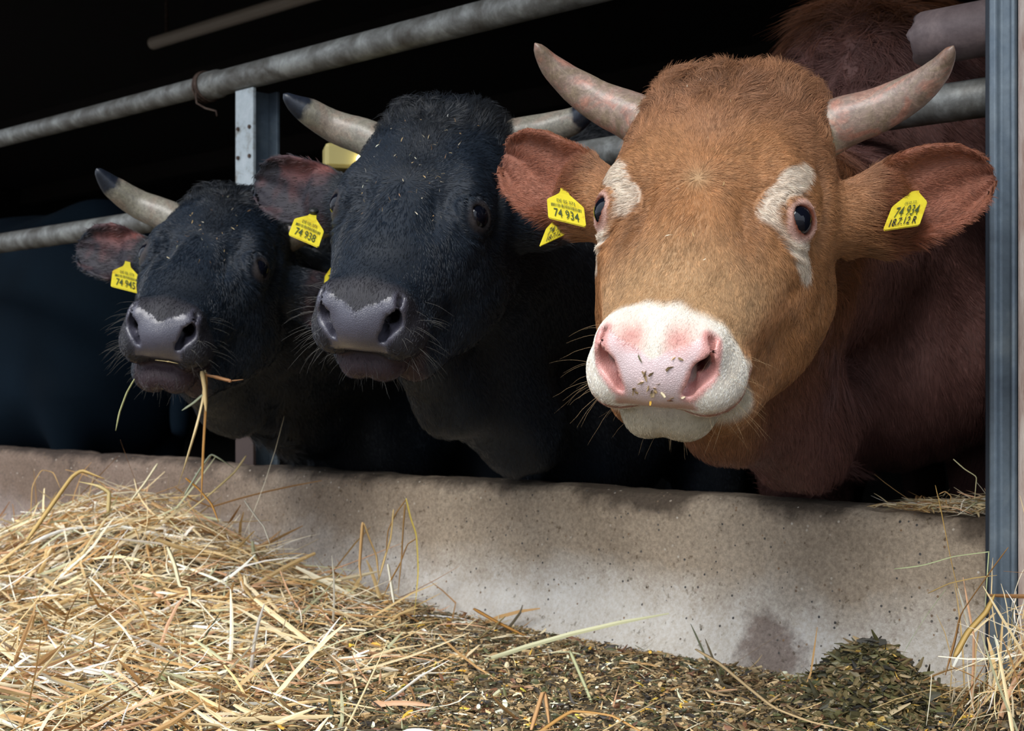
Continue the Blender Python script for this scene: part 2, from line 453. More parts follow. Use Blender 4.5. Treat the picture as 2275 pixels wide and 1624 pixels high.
# ---- pipes
def pipe(name, t0, t1, off, z, r, mat, label, r1=None, wob=.0, ends=True, cat='pipe'):
    root = link(bpy.data.objects.new(name, None)); tag(root, label, cat)
    n = 60; tt = np.linspace(t0, t1, n)
    pts = [fp(t, off + wob * math.sin(t * 2.1), z + wob * math.sin(t * 1.3 + 1)) for t in tt]
    m = MB(); m.tube(pts, r, 28); m.build('pipe_run', mat, root, smooth=True)
    return root
ZU = .45 + .687
r_ = pipe('top_rail', -.05, 1.90, .075, ZU, .0285, M_galv, 'upper galvanised pipe rail running up over the bulls, with wire-bound joint', wob=.002)
m = MB(); tt = np.linspace(1.86, 6.3, 50); m.tube([fp(t, .075 + .002 * math.sin(t * 3), ZU + .002) for t in tt], .0235, 28)
m.build('thin_pipe_run', M_galv, r_, smooth=True)
m = MB(); m.tube([fp(t, .075, ZU) for t in np.linspace(1.83, 1.915, 8)], [.0285, .0325, .0325, .0325, .0325, .032, .0300, .0235], 28); m.build('joint_sleeve', M_galv, r_, smooth=True)
m = MB()
for k, t_ in enumerate((1.885, 1.895, 1.903)):
    a = np.linspace(0, 2 * math.pi, 26)
    m.tube([fp(t_ + .006 * math.sin(x + k), .075 + .034 * math.cos(x), ZU + .034 * math.sin(x)) for x in a], .0028, 6)
m.tube([fp(1.89, .045, ZU - .02), fp(1.88, .04, ZU - .045), fp(1.86, .05, ZU - .058), fp(1.835, .062, ZU - .066), fp(1.832, .062, ZU - .078)], .0022, 6)
m.build('wire_binding', M_rust, r_, smooth=True)
ZL = .45 + .395
pipe('lower_rail', -.02, 6.3, .075, ZL, .0275, M_galv, 'lower pipe rail the bulls push their necks under', wob=.002)
# short stub pipe with torn end, fixed at the right post above the lower rail
m = MB(); n = 28; V = []; L_ = 24
for i, t in enumerate(np.linspace(-.01, .118, L_)):
    for k in range(n):
        a = 2 * math.pi * k / n
        tt_ = t - (.018 * max(0, math.sin(a + .2)) ** 1.5 if i == L_ - 1 else 0) - (.006 * abs(math.sin(3 * a)) if i == L_ - 1 else 0)
        V.append(fp(tt_, .045 + .034 * math.cos(a), .935 + .034 * math.sin(a)))
F = [(i * n + k, i * n + (k + 1) % n, (i + 1) * n + (k + 1) % n, (i + 1) * n + k) for i in range(L_ - 1) for k in range(n)]
m.add(V, F); o = m.build('stub_pipe', M_brownpipe, smooth=True)
md = o.modifiers.new('thick', 'SOLIDIFY'); md.thickness = .004; md.offset = -1
tag(o, 'short brown stub pipe with torn open end fixed to the right post', 'pipe')
# far roof pipe inside the barn
m = MB(); m.tube([fp(1.8, 1.6, 1.965), fp(2.6, 1.6, 1.965), fp(3.6, 1.6, 1.965), fp(4.51, 1.6, 1.965)], .028, 12)
o = m.build('roof_pipe', plain('far_pipe', lin(190, 176, 160), .6)); tag(o, 'thin pale pipe hung under the dark barn roof, upper left', 'pipe')
m = MB()
for t in (1.9, 4.4):
    m = MB(); m.tube([fp(t, 1.6, 1.99), fp(t, 1.6, 2.60)], .008, 8); m.build('hanger', M_rust, o)

# yellow lamp housing behind the lower rail
root = link(bpy.data.objects.new('barn_fixture', None)); tag(root, 'small yellow lamp housing on the lower rail between the black bulls', 'fixture')
lc = np.array([-.345, 2.86, .925])
m = MB(); m.box(lc, (.052, .012, 0), (-.008, .035, 0), (0, 0, .026)); hb = m.build('housing', plain('yellow_housing', lin(206, 190, 120), .45), root, bevel=.008)
m = MB(); m.box(lc + (0, -.002, -.024), (.050, .0115, 0), (-.008, .036, 0), (0, 0, .004)); m.build('rim', plain('ochre_rim', lin(150, 130, 60), .5), root, bevel=.002)
bm_l = plain('glow_spot', lin(255, 250, 200), .3); bb = bm_l.node_tree.nodes['Principled BSDF']
bb.inputs['Emission Color'].default_value = (1, .93, .6, 1); bb.inputs['Emission Strength'].default_value = 2.5
m = MB(); m.tube([lc + (.035, -.034, -.010), lc + (.036, -.044, -.010)], [.016, .014], 20, flat=1); m.build('lens', bm_l, root, smooth=True)  # bright round spot on the yellow housing, made to glow by emission
m = MB(); m.tube([lc + (0, 0, -.02), lc + (0, -.012, -.045), lc + (0, -.030, -.072)], .010, 8); m.build('bracket', M_rust, root)

# ------------------------------------------------------------------ implicit surfaces
def smin(a, b, k):
    h = np.clip(.5 + .5 * (b - a) / k, 0, 1); return b + (a - b) * h - k * h * (1 - h)
def smax(a, b, k): return -smin(-a, -b, k)
def ell(P, c, r, rot=None):
    q = P - np.asarray(c, float)
    if rot is not None: q = q @ rot            # columns of rot = axes
    r = np.asarray(r, float)
    k0 = np.linalg.norm(q / r, axis=1); k1 = np.linalg.norm(q / (r * r), axis=1) + 1e-9
    return k0 * (k0 - 1) / k1
def cap(P, a, b, ra, rb, side=None, sq=1.):
    a, b = np.asarray(a, float), np.asarray(b, float); ab = b - a
    t = np.clip(((P - a) @ ab) / (ab @ ab), 0, 1); d = P - (a + t[:, None] * ab)
    if side is not None:
        s = d @ side; d = d + np.outer(s / sq - s, side)
    return np.linalg.norm(d, axis=1) - (ra + (rb - ra) * t)
def frame(u, hint):
    u = np.asarray(u, float); u = u / np.linalg.norm(u); v = np.asarray(hint, float); w = v - (v @ u) * u
    w /= np.linalg.norm(w); return u, np.cross(w, u), w

def surf_nets(f, lo, hi, step):
    xs = [np.arange(lo[i], hi[i] + step, step) for i in range(3)]
    n = [len(x) for x in xs]; cs = 5
    cx_ = [x[::cs] if (len(x) - 1) % cs == 0 else np.append(x[::cs], x[::cs][-1] + cs * step) for x in xs]
    C = np.stack(np.meshgrid(*cx_, indexing='ij'), -1).reshape(-1, 3)
    fc = f(C).reshape([len(x) for x in cx_]).astype(np.float32)
    F = np.repeat(np.repeat(np.repeat(fc, cs, 0), cs, 1), cs, 2)[cs // 2:, cs // 2:, cs // 2:]
    F = F[:n[0], :n[1], :n[2]]
    pad = [(0, max(0, n[i] - F.shape[i])) for i in range(3)]
    F = np.pad(F, pad, 'edge').copy()
    act = np.argwhere(np.abs(F) < step * cs * 1.25)
    P = np.stack([xs[i][act[:, i]] for i in range(3)], -1)
    vals = np.concatenate([f(P[i:i + 400000]) for i in range(0, len(P), 400000)])
    F[act[:, 0], act[:, 1], act[:, 2]] = vals
    S = F < 0
    c8 = [S[a:n[0] - 1 + a, b:n[1] - 1 + b, c:n[2] - 1 + c] for a in (0, 1) for b in (0, 1) for c in (0, 1)]
    al = np.logical_and.reduce(c8); an = np.logical_or.reduce(c8); M = an & ~al
    idx = np.argwhere(M); vid = -np.ones(M.shape, np.int64); vid[M] = np.arange(len(idx))
    acc = np.zeros((len(idx), 3)); cnt = np.zeros(len(idx))
    offs = [(a, b, c) for a in (0, 1) for b in (0, 1) for c in (0, 1)]
    def val(o): return F[idx[:, 0] + o[0], idx[:, 1] + o[1], idx[:, 2] + o[2]]
    for o1 in offs:
        for ax in range(3):
            if o1[ax]: continue
            o2 = list(o1); o2[ax] = 1; v1, v2 = val(o1), val(o2); cr = (v1 < 0) != (v2 < 0)
            t = np.where(cr, v1 / np.where(np.abs(v1 - v2) < 1e-12, 1, v1 - v2), 0); p = np.tile(np.array(o1, float), (len(idx), 1)); p[:, ax] += t
            acc[cr] += p[cr]; cnt[cr] += 1
    V = (idx + acc / cnt[:, None]) * step + np.array([x[0] for x in xs])
    Q = []
    for ax in range(3):
        b, c = (ax + 1) % 3, (ax + 2) % 3
        sl = [slice(0, n[i]) for i in range(3)]; s1 = list(sl); s2 = list(sl); s1[ax] = slice(0, n[ax] - 1); s2[ax] = slice(1, n[ax])
        A, B_ = S[tuple(s1)], S[tuple(s2)]; E_ = np.argwhere(A != B_)
        ok = (E_[:, b] > 0) & (E_[:, c] > 0) & (E_[:, b] < n[b] - 1) & (E_[:, c] < n[c] - 1); E_ = E_[ok]
        sg = A[E_[:, 0], E_[:, 1], E_[:, 2]]
        def g(db, dc):
            e = E_.copy(); e[:, b] -= db; e[:, c] -= dc; return vid[e[:, 0], e[:, 1], e[:, 2]]
        q = np.stack([g(1, 1), g(0, 1), g(0, 0), g(1, 0)], -1)
        q[~sg] = q[~sg][:, ::-1]; Q.append(q)
    Q = np.concatenate(Q)
    Q = Q[(Q >= 0).all(1)]
    return V, Q
def project(V, f, it=2, h=.0008, mx=.003):
    for _ in range(it + 1):
        g = np.stack([f(V + np.eye(3)[i] * h) - f(V - np.eye(3)[i] * h) for i in range(3)], -1) / (2 * h)
        gl = np.linalg.norm(g, axis=1)[:, None] + 1e-9
        if _ == it: break
        d = f(V)[:, None] * g / (gl * gl)
        l = np.linalg.norm(d, axis=1)[:, None] + 1e-12
        V = V - d * np.minimum(1, mx / l) * .9
    return V, g / gl
def relax(V, F, it=1, lam=.5):
    for _ in range(it):
        acc = np.zeros_like(V); cn = np.zeros(len(V))
        for a, b in ((0, 1), (1, 2), (2, 3), (3, 0)):
            np.add.at(acc, F[:, a], V[F[:, b]]); np.add.at(cn, F[:, a], 1); np.add.at(acc, F[:, b], V[F[:, a]]); np.add.at(cn, F[:, b], 1)
        V = V + lam * (acc / np.maximum(cn, 1)[:, None] - V)
    return V

# ------------------------------------------------------------------ the bull
# head frame: x = the bull's right, y = from the poll to the nose, z = out of the forehead
EYE = np.array([.1000, .035, -.046]); EYEN = np.array([.84, .36, .40]); EYEN /= np.linalg.norm(EYEN)
NT = [(.0540, .242, -.031), (.0490, .262, -.052), (.0335, .271, -.071)]     # nostril slit
VIEW = np.array([-.05, .75, .62])
EAR_STD = dict(base=(.146, -.072, -.118), u=(.87, -.50, -.03), L=.180)
EAR_DROOP = dict(base=(.150, -.085, -.13), u=(.50, .45, -.72), L=.165)

def ear_parts(e, side):
    b = np.array(e['base'], float); u, v, w = frame(e['u'], VIEW if not e.get('hint') else e['hint'])
    return b, u, v, w, e['L']
def ear_sdf(A, e):
    b, u, v, w, L = ear_parts(e, 1)
    q = A - b; a = q @ u; bb = q @ v; c = q @ w; s = a / L
    hu = np.interp(s, [-.15, 0, .15, .35, .55, .75, .9, 1.0], [.028, .032, .040, .049, .051, .043, .028, .008])
    hd = np.interp(s, [-.15, 0, .15, .35, .55, .75, .9, 1.0], [.046, .050, .055, .056, .053, .044, .028, .008])
    h = np.where(bb < 0, hu, hd)
    k = np.interp(s, [0, .28, .42, .7, 1], [-.022, -.016, .016, .020, .006])
    r = np.clip(bb / h, -1.3, 1.3)
    lip = .009 * np.exp(-((np.abs(r) - .93) / .17) ** 2) * ss(.25, .45, s)
    fold = .014 * ss(.44, .30, s + .12 * r * r)
    cz = k * r * r + lip + fold - .012 + .010 * np.sin(s * 3.1) + .0022 * np.sin(r * 8 + s * 6) * ss(.35, .5, s) * ss(1., .7, np.abs(r))
    sl = np.sqrt(1 + (2 * k * r / h) ** 2)
    th = np.interp(s, [0, .25, .45, 1], [.018, .012, .0055, .0042]) * (1 - .45 * np.minimum(np.abs(r), 1) ** 2 * ss(.4, .2, s))
    d1 = (np.abs(c - cz) - th) / sl
    d2 = np.maximum(np.maximum(np.abs(bb) - h, a - L), -a - .01)
    f = smax(d1, d2, .004)
    f = smin(f, cap(A, (.100, -.050, -.12), b + u * .012 + v * .008 - w * .006, .048, .034), .022)
    return f

def head_sdf(Q, st):
    A = Q.copy(); A[:, 0] = np.abs(A[:, 0]); x = A[:, 0]
    f = ell(A, (0, -.085, -.105), (.128, .135, .105))                       # cranium
    f = smin(f, ell(A, (.0, -.10, -.055), (.114, .115, .057)), .03)          # forehead
    f = smin(f, ell(A, (.034, -.168, -.050), (.062, .046, .045)), .035)      # poll ridge
    f = smin(f, cap(A, (.04, .0, -.07), (.03, .17, -.075), .068, .046), .04) # face / nasal
    f = smin(f, cap(A, (.0, .02, -.050), (0, .20, -.066), .052, .044), .03)  # nasal bridge
    f = smin(f, ell(A, (.088, .000, -.046), (.032, .045, .030)), .03)     # brow and orbit
    f = smin(f, ell(A, (.098, -.035, -.100), (.036, .060, .050)), .03)       # temple
    f = smin(f, cap(A, (.076, .06, -.105), (.052, .16, -.105), .036, .028), .035)  # cheek bone ridge
    f = smin(f, ell(A, (.072, .015, -.170), (.062, .120, .085)), .035)       # jaw muscle
    f = smin(f, cap(A, (.074, -.02, -.218), (.044, .19, -.175), .058, .038), .035)  # jaw bone
    f = smin(f, ell(A, (0, .10, -.13), (.070, .15, .065)), .03)
    f = smin(f, ell(A, (.0, .228, -.068), (.066, .050, .052)), .026)          # muzzle
    f = smin(f, ell(A, (.046, .236, -.088), (.036, .044, .034)), .02)         # lip lobes
    f = smin(f, ell(A, (.043, .238, -.048), (.024, .030, .026)), .015)       # nostril wings
    f = smin(f, ell(A, (.0, .252, -.070), (.045, .036, .036)), .015)          # nose plate
    f = smin(f, ell(A, (.050, .228, -.103), (.031, .042, .029)), .012)        # flews
    f = smin(f, cap(A, (.066, -.050, -.030), (.086, .004, -.024), .024, .020), .014)   # brow ridge
    f = smax(f, -ell(A, (.064, .078, -.004), (.020, .046, .024)), .022)       # hollow below the eye
    f = smin(f, cap(A, (.092, .058, -.075), (.070, .115, -.078), .020, .012), .02)   # face crest
    f = smax(f, -cap(A, (.118, -.040, -.052), (.128, .010, -.088), .009, .008), .02)   # groove behind the eye
    f = smin(f, cap(A, (.040, .245, -.098), (.062, .200, -.108), .018, .018), .016)   # hanging lip corners
    # chin
    ch = ell(A, (.0, .232 + st.get('chin_y', 0), -.137 - st.get('chin_z', 0)), (.052, .044, .026))
    ch = smin(ch, ell(A, (.022, .238 + st.get('chin_y', 0), -.144 - st.get('chin_z', 0)), (.028, .036, .024)), .012)
    ch = smin(ch, cap(A, (.025, .20, -.135), (.045, .08, -.16), .036, .04), .02)
    f = smin(f, ch, .006)
    # mouth corner slit
    f = smax(f, -(cap(A, (.062, .262, -.112), (.080, .16, -.124), .0035, .0025)), .006)
    # eye: lids, opening
    er = frame(EYEN, (.25, -.8, .4))
    n_, hz, up = er                                     # n outwards, hz across, up
    R_ = np.stack([n_, hz, up], 1)
    tilt = np.array([[1, 0, 0], [0, .94, -.34], [0, .34, .94]])
    f = smin(f, ell(A, EYE - n_ * .004, (.026, .034, .027), R_), .014)
    op = ell(A, EYE + n_ * .020, (.018, .0180, st.get('eye_open', .0125)), R_ @ tilt)
    f = smax(f, -op, .004)
    lid = np.maximum(np.abs(ell(A, EYE + n_ * .012 + up * .004, (.028, .029, .021), R_ @ tilt)) - .0010, -((A - EYE) @ up) - .002)
    f = smax(f, -lid, .004) if st.get('lidfold', 1) else f
    # nostrils
    nz_ = np.minimum(cap(A, NT[0], NT[1], .0045, .0095), cap(A, NT[1], NT[2], .0095, .0080))
    nz_ = smin(nz_, cap(A, NT[1], (.028, .215, -.060), .0110, .010), .006)
    nz_ = np.minimum(nz_, cap(A, NT[2], (.030, .245, -.066), .0085, .008))
    f = smax(f, -nz_, .006)
    return f

def make_bull(name, label, T, w, style, hair, parts):
    st = style
    T = np.array(T, float) + (0, 0, CAM_Z)
    th = np.linalg.norm(w); k_ = np.array(w) / th
    K = np.array([[0, -k_[2], k_[1]], [k_[2], 0, -k_[0]], [-k_[1], k_[0], 0]])
    Rm = np.eye(3) + math.sin(th) * K + (1 - math.cos(th)) * K @ K
    M = Rm @ np.column_stack([(-1, 0, 0), (0, 0, -1), (0, -1, 0)]).astype(float)
    SX = np.array([st.get('xs', 1.), 1., 1.])
    toL = lambda P: ((P - T) @ M) / SX
    toW = lambda Q: (Q * SX) @ M.T + T
    b = st['body']; bd = np.array([*b['dir'], 0.]); bd /= np.linalg.norm(bd); sd = np.array([bd[1], -bd[0], 0])
    S0 = np.array([*b['sh'], 0.]); zt = b['zt']
    B = lambda back, side, z: S0 + bd * back + sd * side + Z3 * z
    BR = np.stack([bd, sd, Z3], 1)
    hb = toW(np.array([[0, -.075, -.155]]))[0]; throat = toW(np.array([[0, .10, -.205]]))[0]
    def body(P):
        f = ell(P, B(.05, 0, zt - .33), (.36, b.get('wid', .29), .33), BR)
        f = smin(f, ell(P, B(-.14, 0, zt - .60), (.20, b.get('chest', .15), .175), BR), .10)
        f = smin(f, ell(P, B(.75, 0, zt - .42), (.75, .35, .35), BR), .12)
        f = smin(f, ell(P, B(1.45, 0, zt - .34), (.36, .29, .31), BR), .12)
        f = smin(f, ell(P, B(.02, 0, zt - .10), (.26, .13, .13), BR), .10)
        n1 = B(-.02, 0, zt - .42)
        f = smin(f, cap(P, hb, n1, .112, .185, sd, .92), .07)
        dp = [throat] + [np.array(q_) for q_ in b['dew']] + [B(-.14, 0, min(zt - .60, .47))]
        dr = [.058, .062, .066, .12]
        for i_ in range(3): f = smin(f, cap(P, dp[i_], dp[i_ + 1], dr[i_], dr[i_ + 1], sd, .8), .05)
        f = smin(f, cap(P, hb, dp[2], .10, .08, sd, .9), .06)
        for s in (-1, 1):
            for bk, kz in ((.10, 1), (1.5, -1)):
                f = smin(f, cap(P, B(bk, s * .17, zt - .62), B(bk + (.0 if kz > 0 else .12), s * .16, .16), .105, .052), .07)
                f = smin(f, cap(P, B(bk + (.0 if kz > 0 else .12), s * .16, .16), B(bk, s * .155, BARN_Z + .05), .048, .042), .03)
                f = smin(f, cap(P, B(bk - .01, s * .155, BARN_Z + .05), B(bk - .03, s * .155, BARN_Z + .03), .055, .062), .02)
        return f
    def ears(Q):
        A = Q.copy(); fl = Q[:, 0] < 0; A[:, 0] = np.abs(A[:, 0]); r = np.full(len(Q), 9., float)
        if (~fl).any(): r[~fl] = ear_sdf(A[~fl], parts.get('earR', EAR_STD))
        if fl.any(): r[fl] = ear_sdf(A[fl], parts.get('earL', EAR_STD))
        return r
    def fW(P):
        Q = toL(P); h = head_sdf(Q, st); h = smin(h, ears(Q), .012)
        g = body(P)
        return np.where((h > .15) & (g > h), h, smin(h, g, .035))
    def fL(Q): return fW(toW(Q))
    lo, hi = np.array([-.37, -.32, -.34]), np.array([.37, .32, .14])
    VL, FL = surf_nets(fL, lo, hi, st['step'])
    VL = relax(VL, FL, 2, .5)
    VL, NL = project(VL, fL, 2)
    VB, FB = surf_nets(fW, np.minimum(S0[:2].min(), 0) * 0 + np.array([min(S0[0], T[0]) - .7, T[1] - .2, BARN_Z - .02]),
                       np.array([max(S0[0], (S0 + bd * 1.9)[0]) + .6, (S0 + bd * 1.9)[1] + .5, 1.35]), .022)
    VB = relax(VB, FB, 2, .5); VB, NB = project(VB, fW, 2, .003, .02)
    q = toL(VB); inside = ((q > lo + .012) & (q < hi - .012)).all(1)
    FB = FB[~inside[FB].all(1)]
    used = np.unique(FB); mp = -np.ones(len(VB), int); mp[used] = np.arange(len(used)); VB, NB, FB = VB[used], NB[used], mp[FB]
    VH = toW(VL); NH = NL @ M.T
    V = np.vstack([VH, VB]); F = np.vstack([FL, FB + len(VH)]); N = np.vstack([NH, NB])
    Q = toL(V)
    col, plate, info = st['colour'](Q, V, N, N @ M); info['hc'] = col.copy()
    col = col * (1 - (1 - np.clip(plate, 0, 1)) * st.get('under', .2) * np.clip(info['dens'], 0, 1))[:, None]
    # gentle surface irregularities: veins, creases, loose skin
    dsp = (noise(Q, 38.) - .5) * .0012 + (noise(Q, 90.) - .5) * .0004
    Aw = Q.copy(); Aw[:, 0] = np.abs(Aw[:, 0]); ed = np.linalg.norm(Aw - EYE, axis=1)
    lowm = ss(-.3, .4, ((Aw - EYE) @ np.array([-.55, .80, .25])) / (ed + 1e-6))
    dsp = dsp + st.get('wrinkle', .0016) * np.sin((ed + .004 * noise(Q, 50.)) * 2 * math.pi / .0105) * np.exp(-((ed - .036) / .012) ** 2) * lowm
    cx3 = np.exp(-((Aw[:, 0] - .052 - .25 * (Aw[:, 1] - .06)) / .0045) ** 2 - ((Aw[:, 1] - .075) / .035) ** 2) * (Aw[:, 2] > -.07)
    dsp = dsp - .0035 * cx3
    far = ss(.30, .55, np.linalg.norm(V - T, axis=1))
    fold = st.get('fold', 1) * np.sin((V @ sd) * 95 + (noise(V, 7.) * 7)) * .0035 * far
    V2 = V + N * (dsp * (1 - plate) + fold)[:, None]
    fn = np.cross(V2[F[:, 1]] - V2[F[:, 0]], V2[F[:, 3]] - V2[F[:, 0]]); NV = np.zeros_like(V2)
    for j in range(4): np.add.at(NV, F[:, j], fn)
    NV /= np.linalg.norm(NV, axis=1)[:, None] + 1e-12
    NV *= np.sign((NV * N).sum(1))[:, None]
    fm = (plate[F].mean(1) > .5).astype(np.int32)
    o = mesh_np(name, V2, F, None, None, True, col, [M_hide, M_nose], fm)
    tag(o, label, 'bull', 'bulls feeding over the trough wall')
    # hair
    def flow(Q, N, V):
        wh = np.array([0, .03, .0]); d = Q - wh
        d[:, 2] *= .3
        d = d / (np.linalg.norm(d, axis=1)[:, None] + 1e-6)
        # on the ears hair runs outwards, on the poll it curls
        ear = (ss(.145, .17, np.abs(Q[:, 0])) * ear_zone(np.abs(Q) * (1, 0, 0) + Q * (0, 1, 1)))[:, None]
        eo = np.stack([np.sign(Q[:, 0]), -.25 + 9 * np.clip(Q[:, 1] + .09, -.03, .05), -.1 + 0 * Q[:, 0]], -1)
        d = d * (1 - ear) + eo * ear
        dw = d @ M.T
        farw = ss(.28, .4, np.linalg.norm(V - T, axis=1))[:, None]
        dw = dw * (1 - farw) + (bd * .6 - Z3 * .8) * farw
        return dw
    o_info = dict(V=V2, N=NV, Q=Q)
    INFO.append(o_info)
    grow_hair(o, st, V2, F, NV, Q, col, plate, info, flow, hair, T, M)
    # horns
    for sgn, key in ((1, 'hornR'), (-1, 'hornL')):
        P = catmull(parts.get(key, HORN), 26); P = P * (sgn, 1, 1)
        s = np.linspace(0, 1, 26)
        rr = np.interp(s, [0, .12, .35, .6, .8, .93, .985, 1], [.0335, .0315, .0275, .0215, .0145, .0085, .0045, .001]) * parts.get('horn_r', 1)
        mb = MB(); mb.tube(toW(P), rr, 28)
        c = np.repeat(s, 28); Vh = np.array(mb.v)
        cen = np.repeat(toW(P), 28, 0); dn = (Vh - cen)
        Vh = Vh + dn * ((noise(Vh, 60.) - .5) * .05 + np.exp(-s.repeat(28) * 9) * .03 * np.sin(s.repeat(28) * 160))[:, None]
        me = bpy.data.meshes.new('horn'); me.from_pydata([tuple(v) for v in Vh], [], mb.f)
        a = me.color_attributes.new('col', 'FLOAT_COLOR', 'POINT'); cc = np.ones((len(Vh), 4), np.float32); cc[:, :3] = c[:, None]
        a.data.foreach_set('color', cc.ravel()); me.materials.append(st['horn_mat'])
        me.polygons.foreach_set('use_smooth', np.ones(len(me.polygons), bool))
        ho = link(bpy.data.objects.new('horn', me), o)
    # eyes
    for sgn in (1, -1):
        c = toW(((EYE + EYEN * .0035) * (sgn, 1, 1))[None])[0]
        bm = MB(); R_ = .0195; nu, nv = 24, 14; Vv = []; Ff = []
        for j in range(nv + 1):
            for i in range(nu):
                a, e_ = 2 * math.pi * i / nu, math.pi * j / nv
                Vv.append(c + R_ * np.array([math.sin(e_) * math.cos(a), math.sin(e_) * math.sin(a), math.cos(e_)]))
        Ff = [(j * nu + i, (j + 1) * nu + i, (j + 1) * nu + (i + 1) % nu, j * nu + (i + 1) % nu) for j in range(nv) for i in range(nu)]
        bm.add(Vv, Ff); bm.build('eye', M_eye, o, smooth=True)
    return o, toW, toL, M, T

INFO = []
HORN = [(.104, -.160, -.070), (.130, -.168, -.060), (.168, -.178, -.049), (.205, -.187, -.029), (.231, -.187, 0), (.246, -.186, .032)]

def hair_object(name, parent, P, rad, colr, mat):
    """P (n,k,3) points, rad (n,k), colr (n,3)"""
    n, k = P.shape[:2]
    hc = bpy.data.hair_curves.new(name); hc.add_curves([k] * n)
    hc.attributes['position'].data.foreach_set('vector', np.ascontiguousarray(P, np.float32).ravel())
    r = hc.attributes.get('radius') or hc.attributes.new('radius', 'FLOAT', 'POINT')
    r.data.foreach_set('value', np.ascontiguousarray(rad, np.float32).ravel())
    a = hc.attributes.new('col', 'FLOAT_COLOR', 'POINT'); c = np.ones((n, k, 4), np.float32); c[:, :, :3] = colr[:, None]
    a.data.foreach_set('color', c.ravel())
    hc.materials.append(mat)
    return link(bpy.data.objects.new(name, hc), parent)

def grow_hair(o, st, V, F, N, Q, col, plate, info, flow, hair, T, M):
    rng = np.random.default_rng(hair['seed'])
    T3 = np.vstack([F[:, [0, 1, 2]], F[:, [0, 2, 3]]])
    a_, b_, c_ = V[T3[:, 0]], V[T3[:, 1]], V[T3[:, 2]]
    cr = np.cross(b_ - a_, c_ - a_); area = np.linalg.norm(cr, axis=1) / 2
    cen = (a_ + b_ + c_) / 3; nn = N[T3[:, 0]]
    camp = np.array([0, 0, CAM_Z]); vd = camp - cen; dist = np.linalg.norm(vd, axis=1); facing = (nn * vd).sum(1) / dist
    w = area * np.clip((facing + .45) * 3, 0, 1) * (1 - np.minimum(plate[T3[:, 0]], 1)) * info['dens'][T3[:, 0]] / dist ** 2
    w *= (cen[:, 1] < T[1] + hair['depth']) * (cen[:, 2] > .1)
    w[~np.isfinite(w)] = 0
    n = hair['n']; idx = rng.choice(len(T3), n, p=w / w.sum())
    u, v = rng.random(n), rng.random(n); f_ = u + v > 1; u[f_], v[f_] = 1 - u[f_], 1 - v[f_]
    t3 = T3[idx]; L = lambda X: X[t3[:, 0]] * (1 - u - v)[:, None] + X[t3[:, 1]] * u[:, None] + X[t3[:, 2]] * v[:, None]
    P0 = L(V); Nn = L(N); Nn /= np.linalg.norm(Nn, axis=1)[:, None]; Qn = L(Q); C = L(info['hc'])
    ln = L(info['len'][:, None])[:, 0] * (.7 + .6 * rng.random(n))
    lift = L(info['lift'][:, None])[:, 0]
    curl = L(info['curl'][:, None])[:, 0]
    fl = flow(Qn, Nn, P0)
    cl = np.stack([noise(Qn, 45.), noise(Qn + 7, 45.), noise(Qn + 13, 45.)], -1) - .5   # locks
    cl2 = np.stack([noise(Qn + 3, 160.), noise(Qn + 17, 160.), noise(Qn + 23, 160.)], -1) - .5
    fl = fl + (cl * (.22 + 2.4 * curl)[:, None] + cl2 * (.35 + .9 * curl)[:, None]) + rng.normal(0, .10, (n, 3))
    fl = fl - (fl * Nn).sum(1)[:, None] * Nn; fl /= np.linalg.norm(fl, axis=1)[:, None] + 1e-9
    k = 4; s = np.linspace(0, 1, k)
    sidev = np.cross(Nn, fl)
    bend = rng.normal(0, .12, n) + curl * (cl[:, 0] * 2.5)
    Pt = []
    for si in s:
        p = P0 - Nn * .0002 + (ln * si)[:, None] * (fl + Nn * (lift * (1 - .45 * si))[:, None] + sidev * (bend * si)[:, None]) / np.sqrt(1 + lift ** 2)[:, None]
        p[:, 2] -= ln * .12 * si * si
        Pt.append(p)
    Pt = np.stack(Pt, 1)
    dist = np.linalg.norm(P0 - camp, axis=1)
    r0 = hair['r'] * (.7 + .6 * rng.random(n)) * dist / 1.5 * (1 + ss(.02, .05, ln) * .3)
    rad = r0[:, None] * np.array([1, .9, .65, .15])[None]
    br = (1 + hair['var'] * rng.normal(0, 1, n)) * (1 + .5 * (noise(Qn * (1, .35, 1), 260.) - .5)) * (1 + .22 * (noise(Qn, 30.) - .5))
    C = np.clip(C * np.clip(br, .35, 1.9)[:, None], 0, 1)
    hair_object('coat', o, Pt, rad, C, hair['mat'])

